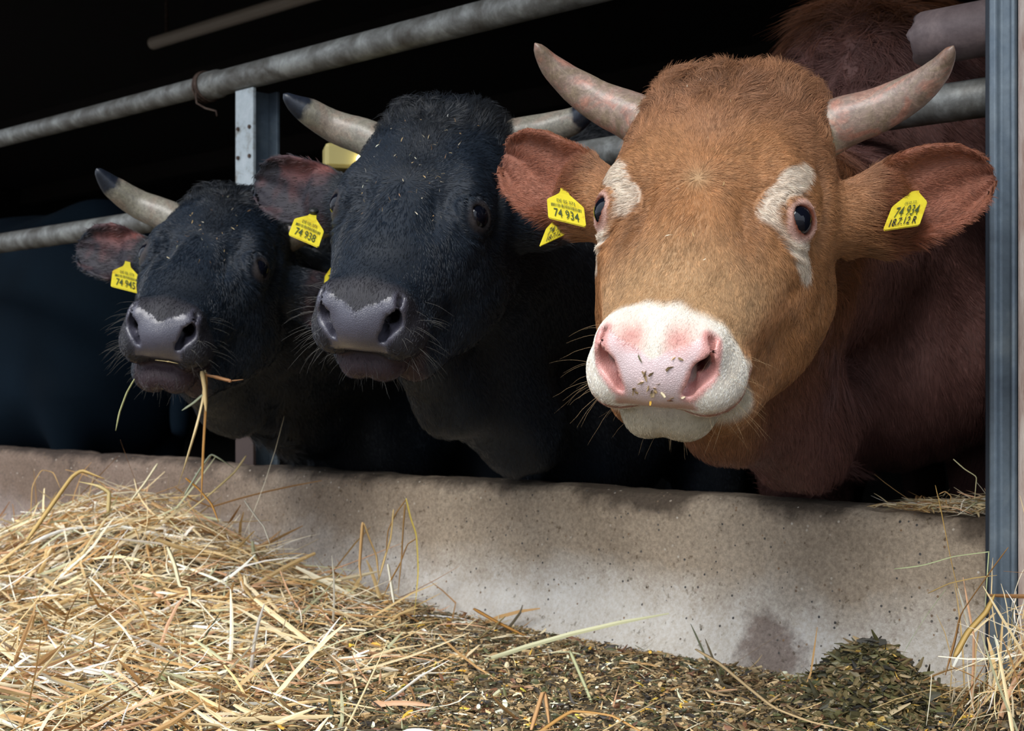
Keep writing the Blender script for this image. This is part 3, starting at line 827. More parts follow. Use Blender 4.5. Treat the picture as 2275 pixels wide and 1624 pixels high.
# ---- colouring
def patch(Q, c, r):
    return np.exp(-(((Q - np.array(c)) / np.array(r)) ** 2).sum(1))
def ear_zone(A):
    b_, u_, v_, w_, L_ = ear_parts(EAR_STD, 1); q = A - b_
    return ((q @ u_ > -.02) & (q @ u_ < .24) & (np.abs(q @ v_) < .10) & (np.abs(q @ w_) < .075)) * 1.0
def common_masks(Q):
    A = Q.copy(); A[:, 0] = np.abs(A[:, 0]); x, y, z = A.T
    # nose plate: between and around the nostrils, down to the lip edge
    s = -z + (y - .25) * .35                                        # runs from the top of the nose to the lip
    top = .030 + .010 * np.exp(-(x / .012) ** 2) - .010 * ss(.02, .05, x)
    front = ss(.232, .242, y)
    half = np.interp(s, [.02, .035, .05, .065, .08, .09, .12], [.058, .053, .045, .036, .035, .043, .046])
    pl = ss(0, .004, s - top) * ss(0, .005, half - x) * front * ss(0, .003, .108 - s + .0)
    nd = np.minimum(cap(A, NT[0], NT[1], .0045, .0095), cap(A, NT[1], NT[2], .0095, .008))
    ring = ss(.010, .004, nd) * front
    near = (np.linalg.norm(A, axis=1) < .38) * 1.0
    pl = np.maximum(pl, ring * (z > -.10)) * near
    inside = near * np.maximum(ss(.000, -.004, nd) * ss(.2675, .262, y + (z + .052) * -.4), ss(.003, -.001, cap(A, (.040, .246, -.056), (.028, .215, -.060), .011, .011)))
    e = np.linalg.norm(A - (EYE + EYEN * .012), axis=1)
    return A, x, y, z, s, pl, nd, ring, inside, e
def std_info(Q, A, V, plate, e):
    x, y, z = A.T
    ln = .0078 + 0 * x
    ln = ln + .010 * ss(-.06, -.13, y) * (x < .14)
    ln = ln + .016 * ss(-.11, -.17, y) * (x < .14)                    # mop between the horns
    ear = ss(.16, .175, x) * ear_zone(A)
    ln = np.where(ear > 0, .010, ln)
    ln = ln * (1 - .45 * ss(.1, .2, y))
    lift = .42 + .35 * ss(-.10, -.17, y) * (x < .13)
    curl = .12 + .95 * ss(-.07, -.13, y) * (x < .12)
    dens = 1 + 0 * x
    dens = dens * ss(.0165, .0195, e)
    ln = ln * (.30 + .70 * ss(.020, .036, e))
    return dict(len=ln, lift=lift, curl=curl, dens=dens)
def lerp(a, b, t): return a + (np.asarray(b) - a) * t[:, None]

def fl(r, g, b, k=.72): return tuple(k * v for v in lin(r, g, b))
def brown_colour(Q, V, N, NLc):
    A, x, y, z, s, pl, nd, ring, inside, e = common_masks(Q)
    nn = noise(Q, 60.) - .5; n2 = noise(Q, 18.) - .5
    c = np.tile(np.array(fl(212, 154, 104)), (len(Q), 1))
    c = lerp(c, fl(192, 140, 104), np.clip(ss(.02, -.14, y) + n2 * .5, 0, 1))          # redder forehead
    c = lerp(c, fl(222, 182, 136), ss(.06, .17, y) * ss(-.10, -.06, z) * .8)            # pale bridge
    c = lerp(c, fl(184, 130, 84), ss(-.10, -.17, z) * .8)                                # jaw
    c = lerp(c, fl(126, 84, 56), np.clip(patch(Q, (0, -.155, -.02), (.030, .035, .05)) * 1.0 + nn * .3, 0, 1) * .8)
    c = lerp(c, fl(222, 186, 140), patch(Q, (0, .03, .005), (.012, .012, .03)) * .6)
    # dark crease patches in front of the eyes
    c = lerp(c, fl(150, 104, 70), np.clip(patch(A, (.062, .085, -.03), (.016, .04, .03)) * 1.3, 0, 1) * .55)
    # white round the eyes
    w = 1.5 * patch(A, (.106, -.008, -.030), (.009, .024, .03)) + 1.3 * patch(A, (.092, .014, -.024), (.010, .021, .028)) + 1.1 * patch(A, (.077, .040, -.022), (.012, .018, .028)) + 1.7 * patch(A, (.110, .062, -.082), (.024, .014, .026)) + .8 * patch(A, (.088, .056, -.050), (.014, .013, .03))
    w = np.clip(w, 0, 1)
    w = ss(.35, .65, w + nn * .35)
    c = lerp(c, lin(232, 218, 200), w * .9)
    c = lerp(c, lin(226, 186, 174), ss(.027, .022, e) * .8)
    c = lerp(c, lin(120, 62, 40), ss(.022, .016, e))
    # white muzzle
    mz = ss(.200, .219, y + nn * .014 - .10 * np.clip(x - .05, 0, 1) + np.clip(-.07 - z, 0, .06) * .35)
    mz = mz * (1 - ss(.0, .02, -.155 - z))
    c = lerp(c, lin(250, 242, 228), mz)
    c = lerp(c, lin(196, 184, 160), mz * ss(-.112, -.125, z))
    c = lerp(c, lin(176, 140, 104), mz * np.clip(ss(-.085, -.105, z) * ss(.04, .07, x) * (z > -.12) + nn * .3, 0, 1) * .6)
    c = lerp(c, lin(236, 212, 213), pl)
    c = lerp(c, lin(226, 156, 146), np.clip(ring * 1.2 + patch(A, (.024, .25, -.026), (.02, .02, .012)), 0, 1) * ss(.02, .035, x + (s < .04) * .02) * .9)
    c = lerp(c, lin(206, 160, 146), pl * ss(.088, .102, s))
    c = lerp(c, lin(90, 40, 38), inside)
    # lips
    c = lerp(c, lin(178, 120, 100), mz * np.exp(-((z + .108 - .01 * x) / .004) ** 2) * (y > .2))
    # ears: pink inside
    b_, u_, v_, w_, L_ = ear_parts(EAR_STD, 1); ear = ss(.165, .185, x) * ear_zone(A); fr = (NLc * np.where(Q[:, :1] < 0, w_ * (-1, 1, 1), w_)).sum(1)
    c = lerp(c, fl(158, 98, 66), ear)
    sE = ((A - b_) @ u_) / L_; vE = (A - b_) @ v_
    c = lerp(c, fl(186, 118, 92), ear * ss(.1, .5, fr) * ss(.38, .5, sE + .1 * (vE / .05) ** 2 + noise(Q, 30.) * .1 - .05) * .85)
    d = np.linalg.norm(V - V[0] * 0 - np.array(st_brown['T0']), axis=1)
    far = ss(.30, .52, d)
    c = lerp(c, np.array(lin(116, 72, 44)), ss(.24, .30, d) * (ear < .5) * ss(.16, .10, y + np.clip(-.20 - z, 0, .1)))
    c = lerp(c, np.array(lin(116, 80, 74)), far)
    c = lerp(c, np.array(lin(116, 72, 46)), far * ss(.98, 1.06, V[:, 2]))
    info = std_info(Q, A, V, pl, e)
    info['len'] = np.where(ear > 0, .006 + .010 * ss(.02, .045, vE) * ss(.8, .4, sE) + .010 * ss(.42, .25, sE), info['len'])
    info['len'] = info['len'] + far * .006 + .05 * far * ss(.98, 1.06, V[:, 2])
    info['len'] = info['len'] * (1 - .35 * mz)
    info['dens'] = info['dens'] * (1 - far * .55)
    return c, np.clip(pl + (inside > .5), 0, 1), info
EARV = 1.0

def black_colour(Q, V, N, NLc):
    A, x, y, z, s, pl, nd, ring, inside, e = common_masks(Q)
    nn = noise(Q, 60.) - .5; n2 = noise(Q, 12.) - .5
    c = np.tile(np.array(lin(26, 37, 50)), (len(Q), 1))
    c = lerp(c, lin(44, 44, 44), np.clip(ss(-.06, -.16, y) * .5 + n2 * .8, 0, 1))
    c = lerp(c, lin(62, 57, 58), ss(.027, .018, e))
    nr = (np.linalg.norm(A, axis=1) < .38) * 1.0
    c = lerp(c, lin(50, 48, 54), ss(.215, .235, y) * .8 * nr)
    c = lerp(c, lin(78, 77, 90), pl)
    c = lerp(c, lin(66, 52, 58), ss(-.110, -.122, z) * ss(.19, .21, y) * nr * ss(.075, .06, x))
    c = lerp(c, lin(14, 10, 12), inside)
    b_, u_, v_, w_, L_ = ear_parts(EAR_STD, 1); ear = ss(.165, .185, x) * ear_zone(A); fr = (NLc * np.where(Q[:, :1] < 0, w_ * (-1, 1, 1), w_)).sum(1)
    sE = ((A - b_) @ u_) / L_
    c = lerp(c, lin(46, 43, 50), ear * ss(.1, .5, fr))
    c = lerp(c, lin(150, 88, 80), ear * ss(.1, .5, fr) * np.clip(patch(A, b_ + u_ * .085 - .012 * v_, (.045, .022, .05)) * 1.1 + nn * .4, 0, 1))
    info = std_info(Q, A, V, pl, e)
    info['dens'] = info['dens'] * (1 - ear * ss(.1, .5, fr) * .6)
    return c, np.clip(pl + (inside > .5), 0, 1), info

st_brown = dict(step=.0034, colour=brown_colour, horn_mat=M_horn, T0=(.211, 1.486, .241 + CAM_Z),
                body=dict(dir=(.42, .907), sh=(.66, 2.38), zt=1.08, wid=.27, chest=.25, dew=[(.28, 1.77, .415), (.42, 1.98, .385)]))
st_mid = dict(eye_open=.0118, wrinkle=.0018, xs=.95, step=.0042, colour=black_colour, horn_mat=M_hornb, body=dict(dir=(.42, .907), sh=(.22, 2.80), zt=.96, dew=[(-.10, 2.15, .435), (.01, 2.36, .378)]))
st_left = dict(step=.0045, colour=black_colour, horn_mat=M_hornb, chin_z=.006, eye_open=.0075, wrinkle=.0020, xs=.90,
               body=dict(dir=(.42, .907), sh=(-.24, 3.26), zt=.92, dew=[(-.55, 2.62, .42), (-.44, 2.86, .39)]))
bull_b, toWb, toLb, Mb, Tb = make_bull('bull', 'ginger brown horned bull with white muzzle, nearest the steel post',
    (.211, 1.486, .241), (-.748, .2139, -.2858), st_brown, dict(n=280000, r=.00019, seed=1, mat=M_fur, var=.20, depth=1.1), {'earR': dict(EAR_STD, L=.198), 'earL': dict(EAR_STD, L=.182)})
bull_m, toWm, toLm, Mm, Tm = make_bull('bull', 'black bull with two grey horns standing between the brown bull and the chewing one',
    (-.142, 1.910, .3004), (-.8041, .1939, -.1566), st_mid, dict(n=110000, r=.00023, seed=2, mat=M_furblack, var=.3, depth=1.0),
    {'horn_r': .95, 'earR': dict(EAR_STD, L=.195, u=(.87, -.22, -.06)), 'earL': EAR_STD, 'hornR': [(.108, -.150, -.07), (.132, -.158, -.06), (.193, -.169, -.05), (.230, -.160, -.02), (.248, -.156, -.005), (.262, -.153, .012)], 'hornL': [(.078, -.172, -.075), (.100, -.186, -.06), (.157, -.203, -.05), (.200, -.208, -.034), (.226, -.206, -.012), (.238, -.200, .01)]})
bull_l, toWl, toLl, Ml, Tl = make_bull('bull', 'black bull chewing straw with half closed eye beside the hay heap',
    (-.5177, 2.3106, .2616), (-1.0269, .1469, .0507), st_left, dict(n=80000, r=.00025, seed=3, mat=M_furblack, var=.3, depth=.8),
    {'earL': dict(EAR_STD, L=.17, u=(.85, .10, -.30)), 'earR': dict(EAR_STD, base=(.142, -.085, -.118), L=.175, u=(.87, -.10, -.06)), 'horn_r': 1.0, 'hornR': [(.104, -.140, -.07), (.132, -.148, -.06), (.197, -.160, -.05), (.243, -.150, -.02), (.262, -.144, .0), (.274, -.137, .02)]})

# ------------------------------------------------------------------ ear tags
def text_mesh(txt, size, bold=0.0):
    cu = bpy.data.curves.new('t', 'FONT'); cu.body = txt; cu.size = size; cu.align_x = 'CENTER'; cu.align_y = 'CENTER'; cu.offset = bold; cu.resolution_u = 3
    ob = bpy.data.objects.new('t', cu); COL.objects.link(ob)
    bpy.context.view_layer.update()
    me = bpy.data.meshes.new_from_object(ob.evaluated_get(bpy.context.evaluated_depsgraph_get()))
    V = np.array([v.co[:] for v in me.vertices]); F = [tuple(p.vertices) for p in me.polygons]
    bpy.data.objects.remove(ob); bpy.data.curves.remove(cu)
    return V, F
def ear_tag(parent, toW, bl, br, tl, lines, label, stud=False):
    """bl, br, tl: lower left, lower right and left shoulder of the plate in the head frame"""
    bl, br, tl = (toW(np.array([p]))[0] for p in (bl, br, tl))
    u = br - bl; v = (tl - bl) / .62; v = v * 1.0; w = np.cross(u, v); w /= np.linalg.norm(w)
    cen = bl + u / 2
    if (np.array([0, 0, CAM_Z]) - cen) @ w < 0: w = -w
    O = [(-.46, .0), (.46, 0), (.5, .04), (.5, .58), (.46, .63), (.26, .80), (.14, .92), (.10, 1.05), (.09, 1.20), (-.09, 1.20), (-.10, 1.05), (-.14, .92), (-.26, .80), (-.46, .63), (-.5, .58), (-.5, .04)]
    n = len(O); m = MB(); V = []
    for zz_, sh in ((0, 1), (.0016, 1)):
        for a, b_ in O:
            bend = -.010 * max(0, b_ - .7) - .004 * (1 - math.cos(a * 2))
            V.append(cen + u * a + v * b_ + w * (zz_ + bend))
    F = [tuple(range(n)), tuple(range(2 * n - 1, n - 1, -1))] + [(i, (i + 1) % n, n + (i + 1) % n, n + i) for i in range(n)]
    m.add(V, F); t = m.build('ear_tag', M_tag, parent, bevel=.0004); t['label'] = label
    for txt, x, y, size, bold, mt, nm, sx in lines:
        if txt == '|':
            mb = MB(); rr = random.Random(5); a = -.40
            while a < .42:
                wd = rr.choice([.006, .010, .016]); 
                q = [(a, y - .05), (a + wd, y - .05), (a + wd, y + .05), (a, y + .05)]
                mb.add([cen + u * p + v * r + w * (.0020 - .004 * (1 - math.cos(p * 2))) for p, r in q], [(0, 1, 2, 3)])
                a += wd + rr.choice([.008, .012, .022])
            mb.build(nm, mt, t); continue
        TV, TF = text_mesh(txt, 1.0, bold)
        TV = np.array([cen + u * (x + p[0] * size * sx) + v * (y + p[1] * size) + w * (.0020 - .004 * (1 - math.cos((x + p[0] * size * sx) * 2))) for p in TV])
        me = bpy.data.meshes.new(nm); me.from_pydata([tuple(p) for p in TV], [], TF); me.materials.append(mt); link(bpy.data.objects.new(nm, me), t)
    if stud:
        mb = MB(); p = cen + v * 1.10; mb.tube([p, p + w * .004, p + w * .006], [.0075, .0075, .004], 16); mb.build('stud', M_stud, t, smooth=False)
    return t
def std_lines(num, pen=None, faint=False):
    L = [(num, 0, .18 if not pen else .38, .38, .003, M_ink, 'number', .66)]
    L += [('DE 05 373', .02, .60 if not pen else .60, .15 if not pen else .10, .002, M_ink, 'herd_code', .80)]
    if not pen: L += [('|', 0, .44, 0, 0, M_ink, 'barcode', 1)]
    else: L += [(pen, -.02, .12, .26, .012, M_penink, 'handwriting', .80)]
    return L
ear_tag(bull_b, toWb, [.197, -.005, -.092], [.145, .013, -.088], [.213, -.050, -.100], std_lines('74 934'), 'yellow tag numbered 74 934 on the front of the ear')
ear_tag(bull_b, toWb, [.222, -.018, -.150], [.201, -.054, -.160], [.223, -.053, -.150], std_lines('74 934', '18.7.12'), 'yellow tag hanging below the back of the ear')
ear_tag(bull_b, toWb, [-.192, -.008, -.088], [-.228, -.032, -.098], [-.196, -.065, -.100], std_lines('74 934', '18.7.12 R'), 'yellow tag with handwriting deep in the ear')
ear_tag(bull_m, toWm, [.190, .060, -.088], [.132, .085, -.086], [.203, .006, -.100], std_lines('74 938'), 'yellow tag numbered 74 938', True)
ear_tag(bull_l, toWl, [.166, .074, -.095], [.106, .088, -.093], [.192, .001, -.105], std_lines('74 945'), 'yellow tag numbered 74 945')
ear_tag(bull_l, toWl, [-.218, -.025, -.100], [-.247, -.078, -.100], [-.207, -.085, -.100], std_lines('74 945', '18.7.12'), 'yellow tag half hidden behind the next muzzle')

# ------------------------------------------------------------------ whiskers
def whiskers(bull, info, M, n, colr, seed, rad=.00014):
    rng = np.random.default_rng(seed); V, N, Q = info['V'], info['N'], info['Q']
    x, y, z = np.abs(Q[:, 0]), Q[:, 1], Q[:, 2]
    w = (ss(.045, .060, x) * ss(.19, .215, y) * ss(-.02, -.06, z) * (z > -.125) * 1.0 + (z < -.128) * (y > .20) * 1.0 * (z > -.19)) * (x < .1)
    w = w * (noise(Q, 140.) > .5)
    idx = rng.choice(len(V), n, p=w / w.sum()); P, Nn, q = V[idx], N[idx], Q[idx]
    lat = np.sign(q[:, :1]) * np.array([[1, 0, 0]]); chin = (q[:, 2:] < -.128)
    d = (Nn @ M) * .8 + lat * np.where(chin, .15, .6) + np.array([[0, .15, -.25]]) + rng.normal(0, .22, (n, 3)); d /= np.linalg.norm(d, axis=1)[:, None]; d = d @ M.T
    L = rng.uniform(.012, .045, n) * np.where(chin[:, 0], .55, 1.0)
    P3 = np.stack([P + d * (L * t)[:, None] + Z3 * (-.28 * L * t * t)[:, None] + rng.normal(0, .02, (n, 3)) * (L * t * t)[:, None] for t in np.linspace(0, 1, 6)], 1)
    hair_object('whiskers', bull, P3, np.tile(rad * np.array([1, .95, .85, .7, .5, .2]), (n, 1)), np.tile(np.array(colr), (n, 1)) * rng.uniform(.6, 1.3, (n, 1)), M_fur)
whiskers(bull_b, INFO[0], Mb, 90, lin(190, 160, 120), 11, .00008)
whiskers(bull_m, INFO[1], Mm, 170, lin(110, 108, 104), 12)
whiskers(bull_l, INFO[2], Ml, 150, lin(96, 94, 90), 13)

# ------------------------------------------------------------------ straw and silage
def blades(P, W, C, flat=.28, seed=0, taper=True):
    """P (n,k,3) centre lines, W (n,) half widths, C (n,3) -> verts, quads, colours; leaf-like flattened tubes"""
    rng = np.random.default_rng(seed); n, k = P.shape[:2]
    T = np.gradient(P, axis=1); T /= np.linalg.norm(T, axis=2)[..., None] + 1e-12
    r = rng.normal(0, 1, (n, 1, 3)); r[..., 2] *= .5
    A = r - (r * T).sum(-1, keepdims=True) * T; A /= np.linalg.norm(A, axis=2)[..., None] + 1e-12; Bn = np.cross(T, A)
    pr = np.ones(k)
    if taper: pr = np.interp(np.linspace(0, 1, k), [0, .08, .8, 1], [.6, 1, .85, .25])
    w = W[:, None, None] * pr[None, :, None]
    ring = np.stack([P + A * w, P + Bn * w * flat, P - A * w, P - Bn * w * flat], 2)     # n,k,4,3
    V = ring.reshape(-1, 3)
    b = (np.arange(n)[:, None] * k + np.arange(k - 1)[None]) * 4
    F = np.stack([np.stack([b + j, b + (j + 1) % 4, b + 4 + (j + 1) % 4, b + 4 + j], -1) for j in range(4)], 2).reshape(-1, 4)
    e0 = (np.arange(n) * k * 4)[:, None] + np.array([[3, 2, 1, 0]]); e1 = ((np.arange(n) * k + k - 1) * 4)[:, None] + np.array([[0, 1, 2, 3]])
    F = np.vstack([F, e0, e1])
    return V, F, np.repeat(C, k * 4, 0)
def arcs(B, D, L, k, kink, sag, rng):
    n = len(B); s = np.linspace(0, 1, k)
    bnd = rng.normal(0, 1, (n, 3)); bnd -= (bnd * D).sum(1)[:, None] * D
    kp = rng.uniform(.25, .75, n); ka = rng.normal(0, 1, (n, 3)) * (kink * (rng.random(n) < .35))[:, None]
    P = []
    for t in s:
        p = B + D * (L * (t - .5))[:, None] + bnd * (L * .10 * (t - .5) ** 2 * 4 * rng.uniform(.2, 1, n).mean())[:, None] + ka * (L * np.maximum(0, t - kp))[:, None]
        p[:, 2] -= sag * L * (t - .5) ** 2
        P.append(p)
    return np.stack(P, 1)
STRAW = np.array([1.16, 1.16, 1.32]) * np.array([lin(*c) for c in [(222, 200, 146), (206, 176, 116), (236, 224, 186), (190, 150, 92), (240, 232, 206), (160, 122, 74), (186, 184, 138), (204, 160, 116), (222, 206, 160), (142, 104, 62)]])
STW = np.array([.17, .15, .15, .12, .08, .07, .06, .07, .10, .03])
SIL = 1.75 * np.array([lin(*c) for c in [(108, 90, 62), (84, 74, 54), (128, 108, 76), (72, 74, 50), (146, 122, 86), (52, 48, 44), (176, 152, 112), (206, 160, 62), (104, 72, 52), (214, 200, 166), (92, 94, 60)]])
SIW = np.array([.17, .15, .14, .07, .10, .12, .10, .02, .07, .06, .03])
def pickc(pal, w, n, rng, v=.12):
    c = pal[rng.choice(len(pal), n, p=w / w.sum())]; return np.clip(c * (1 + rng.normal(0, v, (n, 1))), 0, 1)
def fenceto(X, Y):
    P = np.stack([X, Y], -1) - RP; return P @ D2, P @ N2
def surf_h(X, Y): return gh(X, Y)
def scatter(n, dens, rng, box=(-2.6, 1.1, 1.0, 4.4)):
    out = []; tot = 0
    while tot < n:
        X = rng.uniform(box[0], box[1], 60000); Y = rng.uniform(box[2], box[3], 60000)
        t, o_ = fenceto(X, Y); ok = (o_ < -.02 - .0 * t) & (np.abs(X / Y) < .42) & (rng.random(60000) < dens(X, Y, t, o_))
        out.append(np.stack([X[ok], Y[ok]], -1)); tot += ok.sum()
    return np.vstack(out)[:n]
def strawbed(name, label, n, dens, Lr, Wr, lay, seed, pal=(STRAW, STW), dirx=.9, pitch=.22, k=7, kink=.35, group=None, cat='hay'):
    rng = np.random.default_rng(seed); XY = scatter(n, dens, rng)
    z = surf_h(XY[:, 0], XY[:, 1]) + rng.uniform(0, 1, n) ** 1.5 * lay(XY[:, 0], XY[:, 1])
    e = .01; gx = (surf_h(XY[:, 0] + e, XY[:, 1]) - surf_h(XY[:, 0] - e, XY[:, 1])) / (2 * e); gy = (surf_h(XY[:, 0], XY[:, 1] + e) - surf_h(XY[:, 0], XY[:, 1] - e)) / (2 * e)
    a = np.where(rng.random(n) < dirx, rng.normal(-.25, .75, n), rng.uniform(-math.pi, math.pi, n))
    D = np.stack([np.cos(a), np.sin(a), 0 * a], -1); D[:, 2] = gx * D[:, 0] + gy * D[:, 1] + rng.normal(0, pitch, n)
    D /= np.linalg.norm(D, axis=1)[:, None]
    L = np.exp(rng.uniform(math.log(Lr[0]), math.log(Lr[1]), n)); W = rng.uniform(0, 1, n) ** 1.7 * (Wr[1] - Wr[0]) + Wr[0]
    P = arcs(np.column_stack([XY, z]), D, L, k, kink, .15, rng)
    # nothing dips under the bed or through the concrete
    fl = P.reshape(-1, 3); t, o_ = fenceto(fl[:, 0], fl[:, 1]); ex = np.maximum(0, o_ + .045 + np.maximum(0, .12 - fl[:, 2]) * .35)
    ex = np.where(fl[:, 2] < WALL_TOP, ex, 0); fl[:, :2] -= ex[:, None] * N2
    fl[:, 2] = np.maximum(fl[:, 2], surf_h(fl[:, 0], fl[:, 1]) * .9 + .002); P = fl.reshape(P.shape)
    V, F, C = blades(P, W, pickc(*pal, n, rng), seed=seed + 1)
    o = mesh_np(name, V, F, M_straw if pal[0] is STRAW else M_silage, None, False, C); tag(o, label, cat, group, 'stuff'); return o
dheap = lambda X, Y, t, o_: np.clip(1.3 * np.exp(-((t - 1.95) / .58) ** 2 - ((o_ + .26) / .24) ** 2) + .85 * ss(.05, -.45, X + .5 * np.maximum(0, 1.85 - Y)) * ss(.9, 1.2, Y) * (o_ > -1.5) * ss(-1.7, -.9, o_) + .5 * np.exp(-((t - 3.1) / .6) ** 2 - ((o_ + .3) / .3) ** 2), 0, 1)
lheap = lambda X, Y: .014 + .070 * np.exp(-((fenceto(X, Y)[0] - 1.75) / .40) ** 2 - ((fenceto(X, Y)[1] + .28) / .24) ** 2)
strawbed('hay_heap', 'big loose heap of golden hay on the feed floor before the left black bulls', 4600, dheap, (.05, .30), (.0010, .0046), lheap, 21, pitch=.28, kink=.5)
strawbed('fine_hay', 'fine broken hay stems strewn through the big golden heap', 5000, dheap, (.02, .10), (.0004, .0013), lheap, 22, pitch=.35)
dband = lambda X, Y, t, o_: np.clip(1.0 * ss(1.75, 1.5, t) * ss(.62, .85, t) * np.exp(-((o_ + .13) / .10) ** 2) + .16 * ss(-.6, -.1, X) + .35 * ss(.0, -.35, X), 0, 1)
strawbed('strewn_straw', 'thin pale straws strewn along the foot of the feed wall', 2300, dband, (.02, .16), (.0004, .0026), lambda X, Y: .014 + 0 * X, 23, pitch=.07, dirx=.8)
rngS = np.random.default_rng(31)
def chips(name, label, n, dens, Lr, Wr, lay, seed, cat='silage', pal=None):
    rng = np.random.default_rng(seed); XY = scatter(n, dens, rng)
    z = surf_h(XY[:, 0], XY[:, 1]) + rng.uniform(-.002, 1, n) * lay(XY[:, 0], XY[:, 1]) + .003
    a = rng.uniform(-math.pi, math.pi, n); D = np.stack([np.cos(a), np.sin(a), rng.normal(0, .35, n)], -1); D /= np.linalg.norm(D, axis=1)[:, None]
    L = np.exp(rng.uniform(math.log(Lr[0]), math.log(Lr[1]), n)); W = rng.uniform(Wr[0], Wr[1], n)
    P = arcs(np.column_stack([XY, z]), D, L, 4, .4, .2, rng)
    fl = P.reshape(-1, 3); t, o_ = fenceto(fl[:, 0], fl[:, 1]); fl[:, :2] -= np.maximum(0, o_ + .045 + np.maximum(0, .12 - fl[:, 2]) * .3)[:, None] * N2; P = fl.reshape(P.shape)
    V, F, C = blades(P, W, pickc(SIL if pal is None else pal, SIW, n, rng, .18), flat=.3, seed=seed + 1)
    o = mesh_np(name, V, F, M_silage, None, False, C); tag(o, label, cat, None, 'stuff'); return o
dsil = lambda X, Y, t, o_: np.clip(.12 + 1.0 * ss(-.75, -.25, X) * ss(2.7, 2.2, Y), 0, 1) * (Y < 3.2)
chips('chopped_silage', 'damp brown and olive chopped silage covering the feed floor', 21000, dsil, (.005, .024), (.0009, .0040), lambda X, Y: .010 + 0 * X, 41)
chips('silage_crumbs', 'fine crumbs and grains mixed in the brown silage', 24000, dsil, (.0015, .007), (.0007, .0018), lambda X, Y: .011 + 0 * X, 42)
SILT = (SIL * .85, np.array([.2, .2, .15, .15, .08, .08, .05, .01, .06, .0, .08]))
dst = lambda X, Y, t, o_: np.clip(.05 + 1.0 * ss(-.75, -.25, X) * ss(2.7, 2.2, Y), 0, 1) * (Y < 3.0)
strawbed('silage_strands', 'limp olive and brown grass strands lying among the chopped silage', 3200, dst, (.015, .075), (.0006, .0030), lambda X, Y: .014 + 0 * X, 45, pal=SILT, dirx=.3, pitch=.10, kink=.6, cat='silage')
strawbed('scattered_straw', 'pale straws scattered on top of the brown silage', 420, lambda X, Y, t, o_: ss(-.6, -.2, X) * 1.0, (.03, .15), (.0006, .0026), lambda X, Y: .018 + 0 * X, 46, dirx=.85, pitch=.06, kink=.5)
SILM = 1.45 * np.array([lin(*c) for c in [(98, 88, 58), (78, 74, 48), (66, 64, 46), (88, 86, 54), (112, 98, 66), (50, 48, 42), (130, 110, 78), (170, 140, 70), (96, 74, 54), (150, 134, 104), (76, 80, 54)]])
dm = lambda X, Y, t, o_: np.exp(-((X - .455) / .075) ** 2 - ((Y - 1.72) / .08) ** 2)
chips('silage_mound', 'small dark olive mound of leafy silage at the foot of the wall', 6000, dm, (.008, .040), (.0014, .0060), lambda X, Y: .036 * np.exp(-((X - .455) / .08) ** 2 - ((Y - 1.72) / .07) ** 2), 43, pal=SILM)

# hay standing against the steel post
rng = np.random.default_rng(51); n = 620
cx0, cy0 = .64, 1.60
B = np.stack([rng.normal(cx0 + .02, .055, n), rng.normal(cy0, .06, n), rng.uniform(.03, .20, n)], -1)
B[:, 2] *= np.clip((B[:, 0] - .44) / .2, .25, 1.1)
t_, o_ = fenceto(B[:, 0], B[:, 1]); B[:, :2] -= (np.maximum(0, o_ + .09))[:, None] * N2
vert = rng.random(n) < .6
D = np.where(vert[:, None], np.stack([rng.normal(.12, .28, n), rng.normal(0, .25, n), np.ones(n)], -1), np.stack([np.ones(n), rng.normal(0, .4, n), rng.normal(.35, .5, n)], -1))
D /= np.linalg.norm(D, axis=1)[:, None]
L = np.exp(rng.uniform(math.log(.04), math.log(.20), n)); W = rng.uniform(0, 1, n) ** 2 * .0024 + .0005
P = arcs(B, D, L, 7, .4, .2, rng); fl = P.reshape(-1, 3); t_, o_ = fenceto(fl[:, 0], fl[:, 1]); fl[:, :2] -= np.maximum(0, o_ + .085)[:, None] * N2; fl[:, 2] = np.maximum(fl[:, 2], .02)
V, F, C = blades(P, W, pickc(STRAW, STW, n, rng), seed=52)
o = mesh_np('hay_heap', V, F, M_straw, None, False, C); tag(o, 'loose heap of hay standing against the foot of the steel post', 'hay', None, 'stuff')
# trodden hay lodged on the wall top beside the post
n = 420; tt = rng.uniform(.0, .16, n) ** 1.2 / .16 ** .2; of = rng.uniform(.0, .12, n)
B = np.array([fp(a, b_, WALL_TOP + .004) for a, b_ in zip(tt, of)]); B[:, 2] += rng.uniform(0, 1, n) * .028 * np.exp(-tt / .09)
D = np.stack([rng.normal(-.7, .5, n), rng.normal(.6, .5, n), rng.normal(0, .22, n)], -1); D /= np.linalg.norm(D, axis=1)[:, None]
L = rng.uniform(.01, .07, n); P = arcs(B, D, L, 6, .5, .3, rng); P[..., 2] = np.maximum(P[..., 2], WALL_TOP + .002)
V, F, C = blades(P, rng.uniform(.0004, .0018, n), pickc(STRAW * .85, STW, n, rng, .2), seed=53)
o = mesh_np('lodged_hay', V, F, M_straw, None, False, C); tag(o, 'trodden wisp of hay lodged on the wall top by the steel post', 'hay', None, 'stuff')

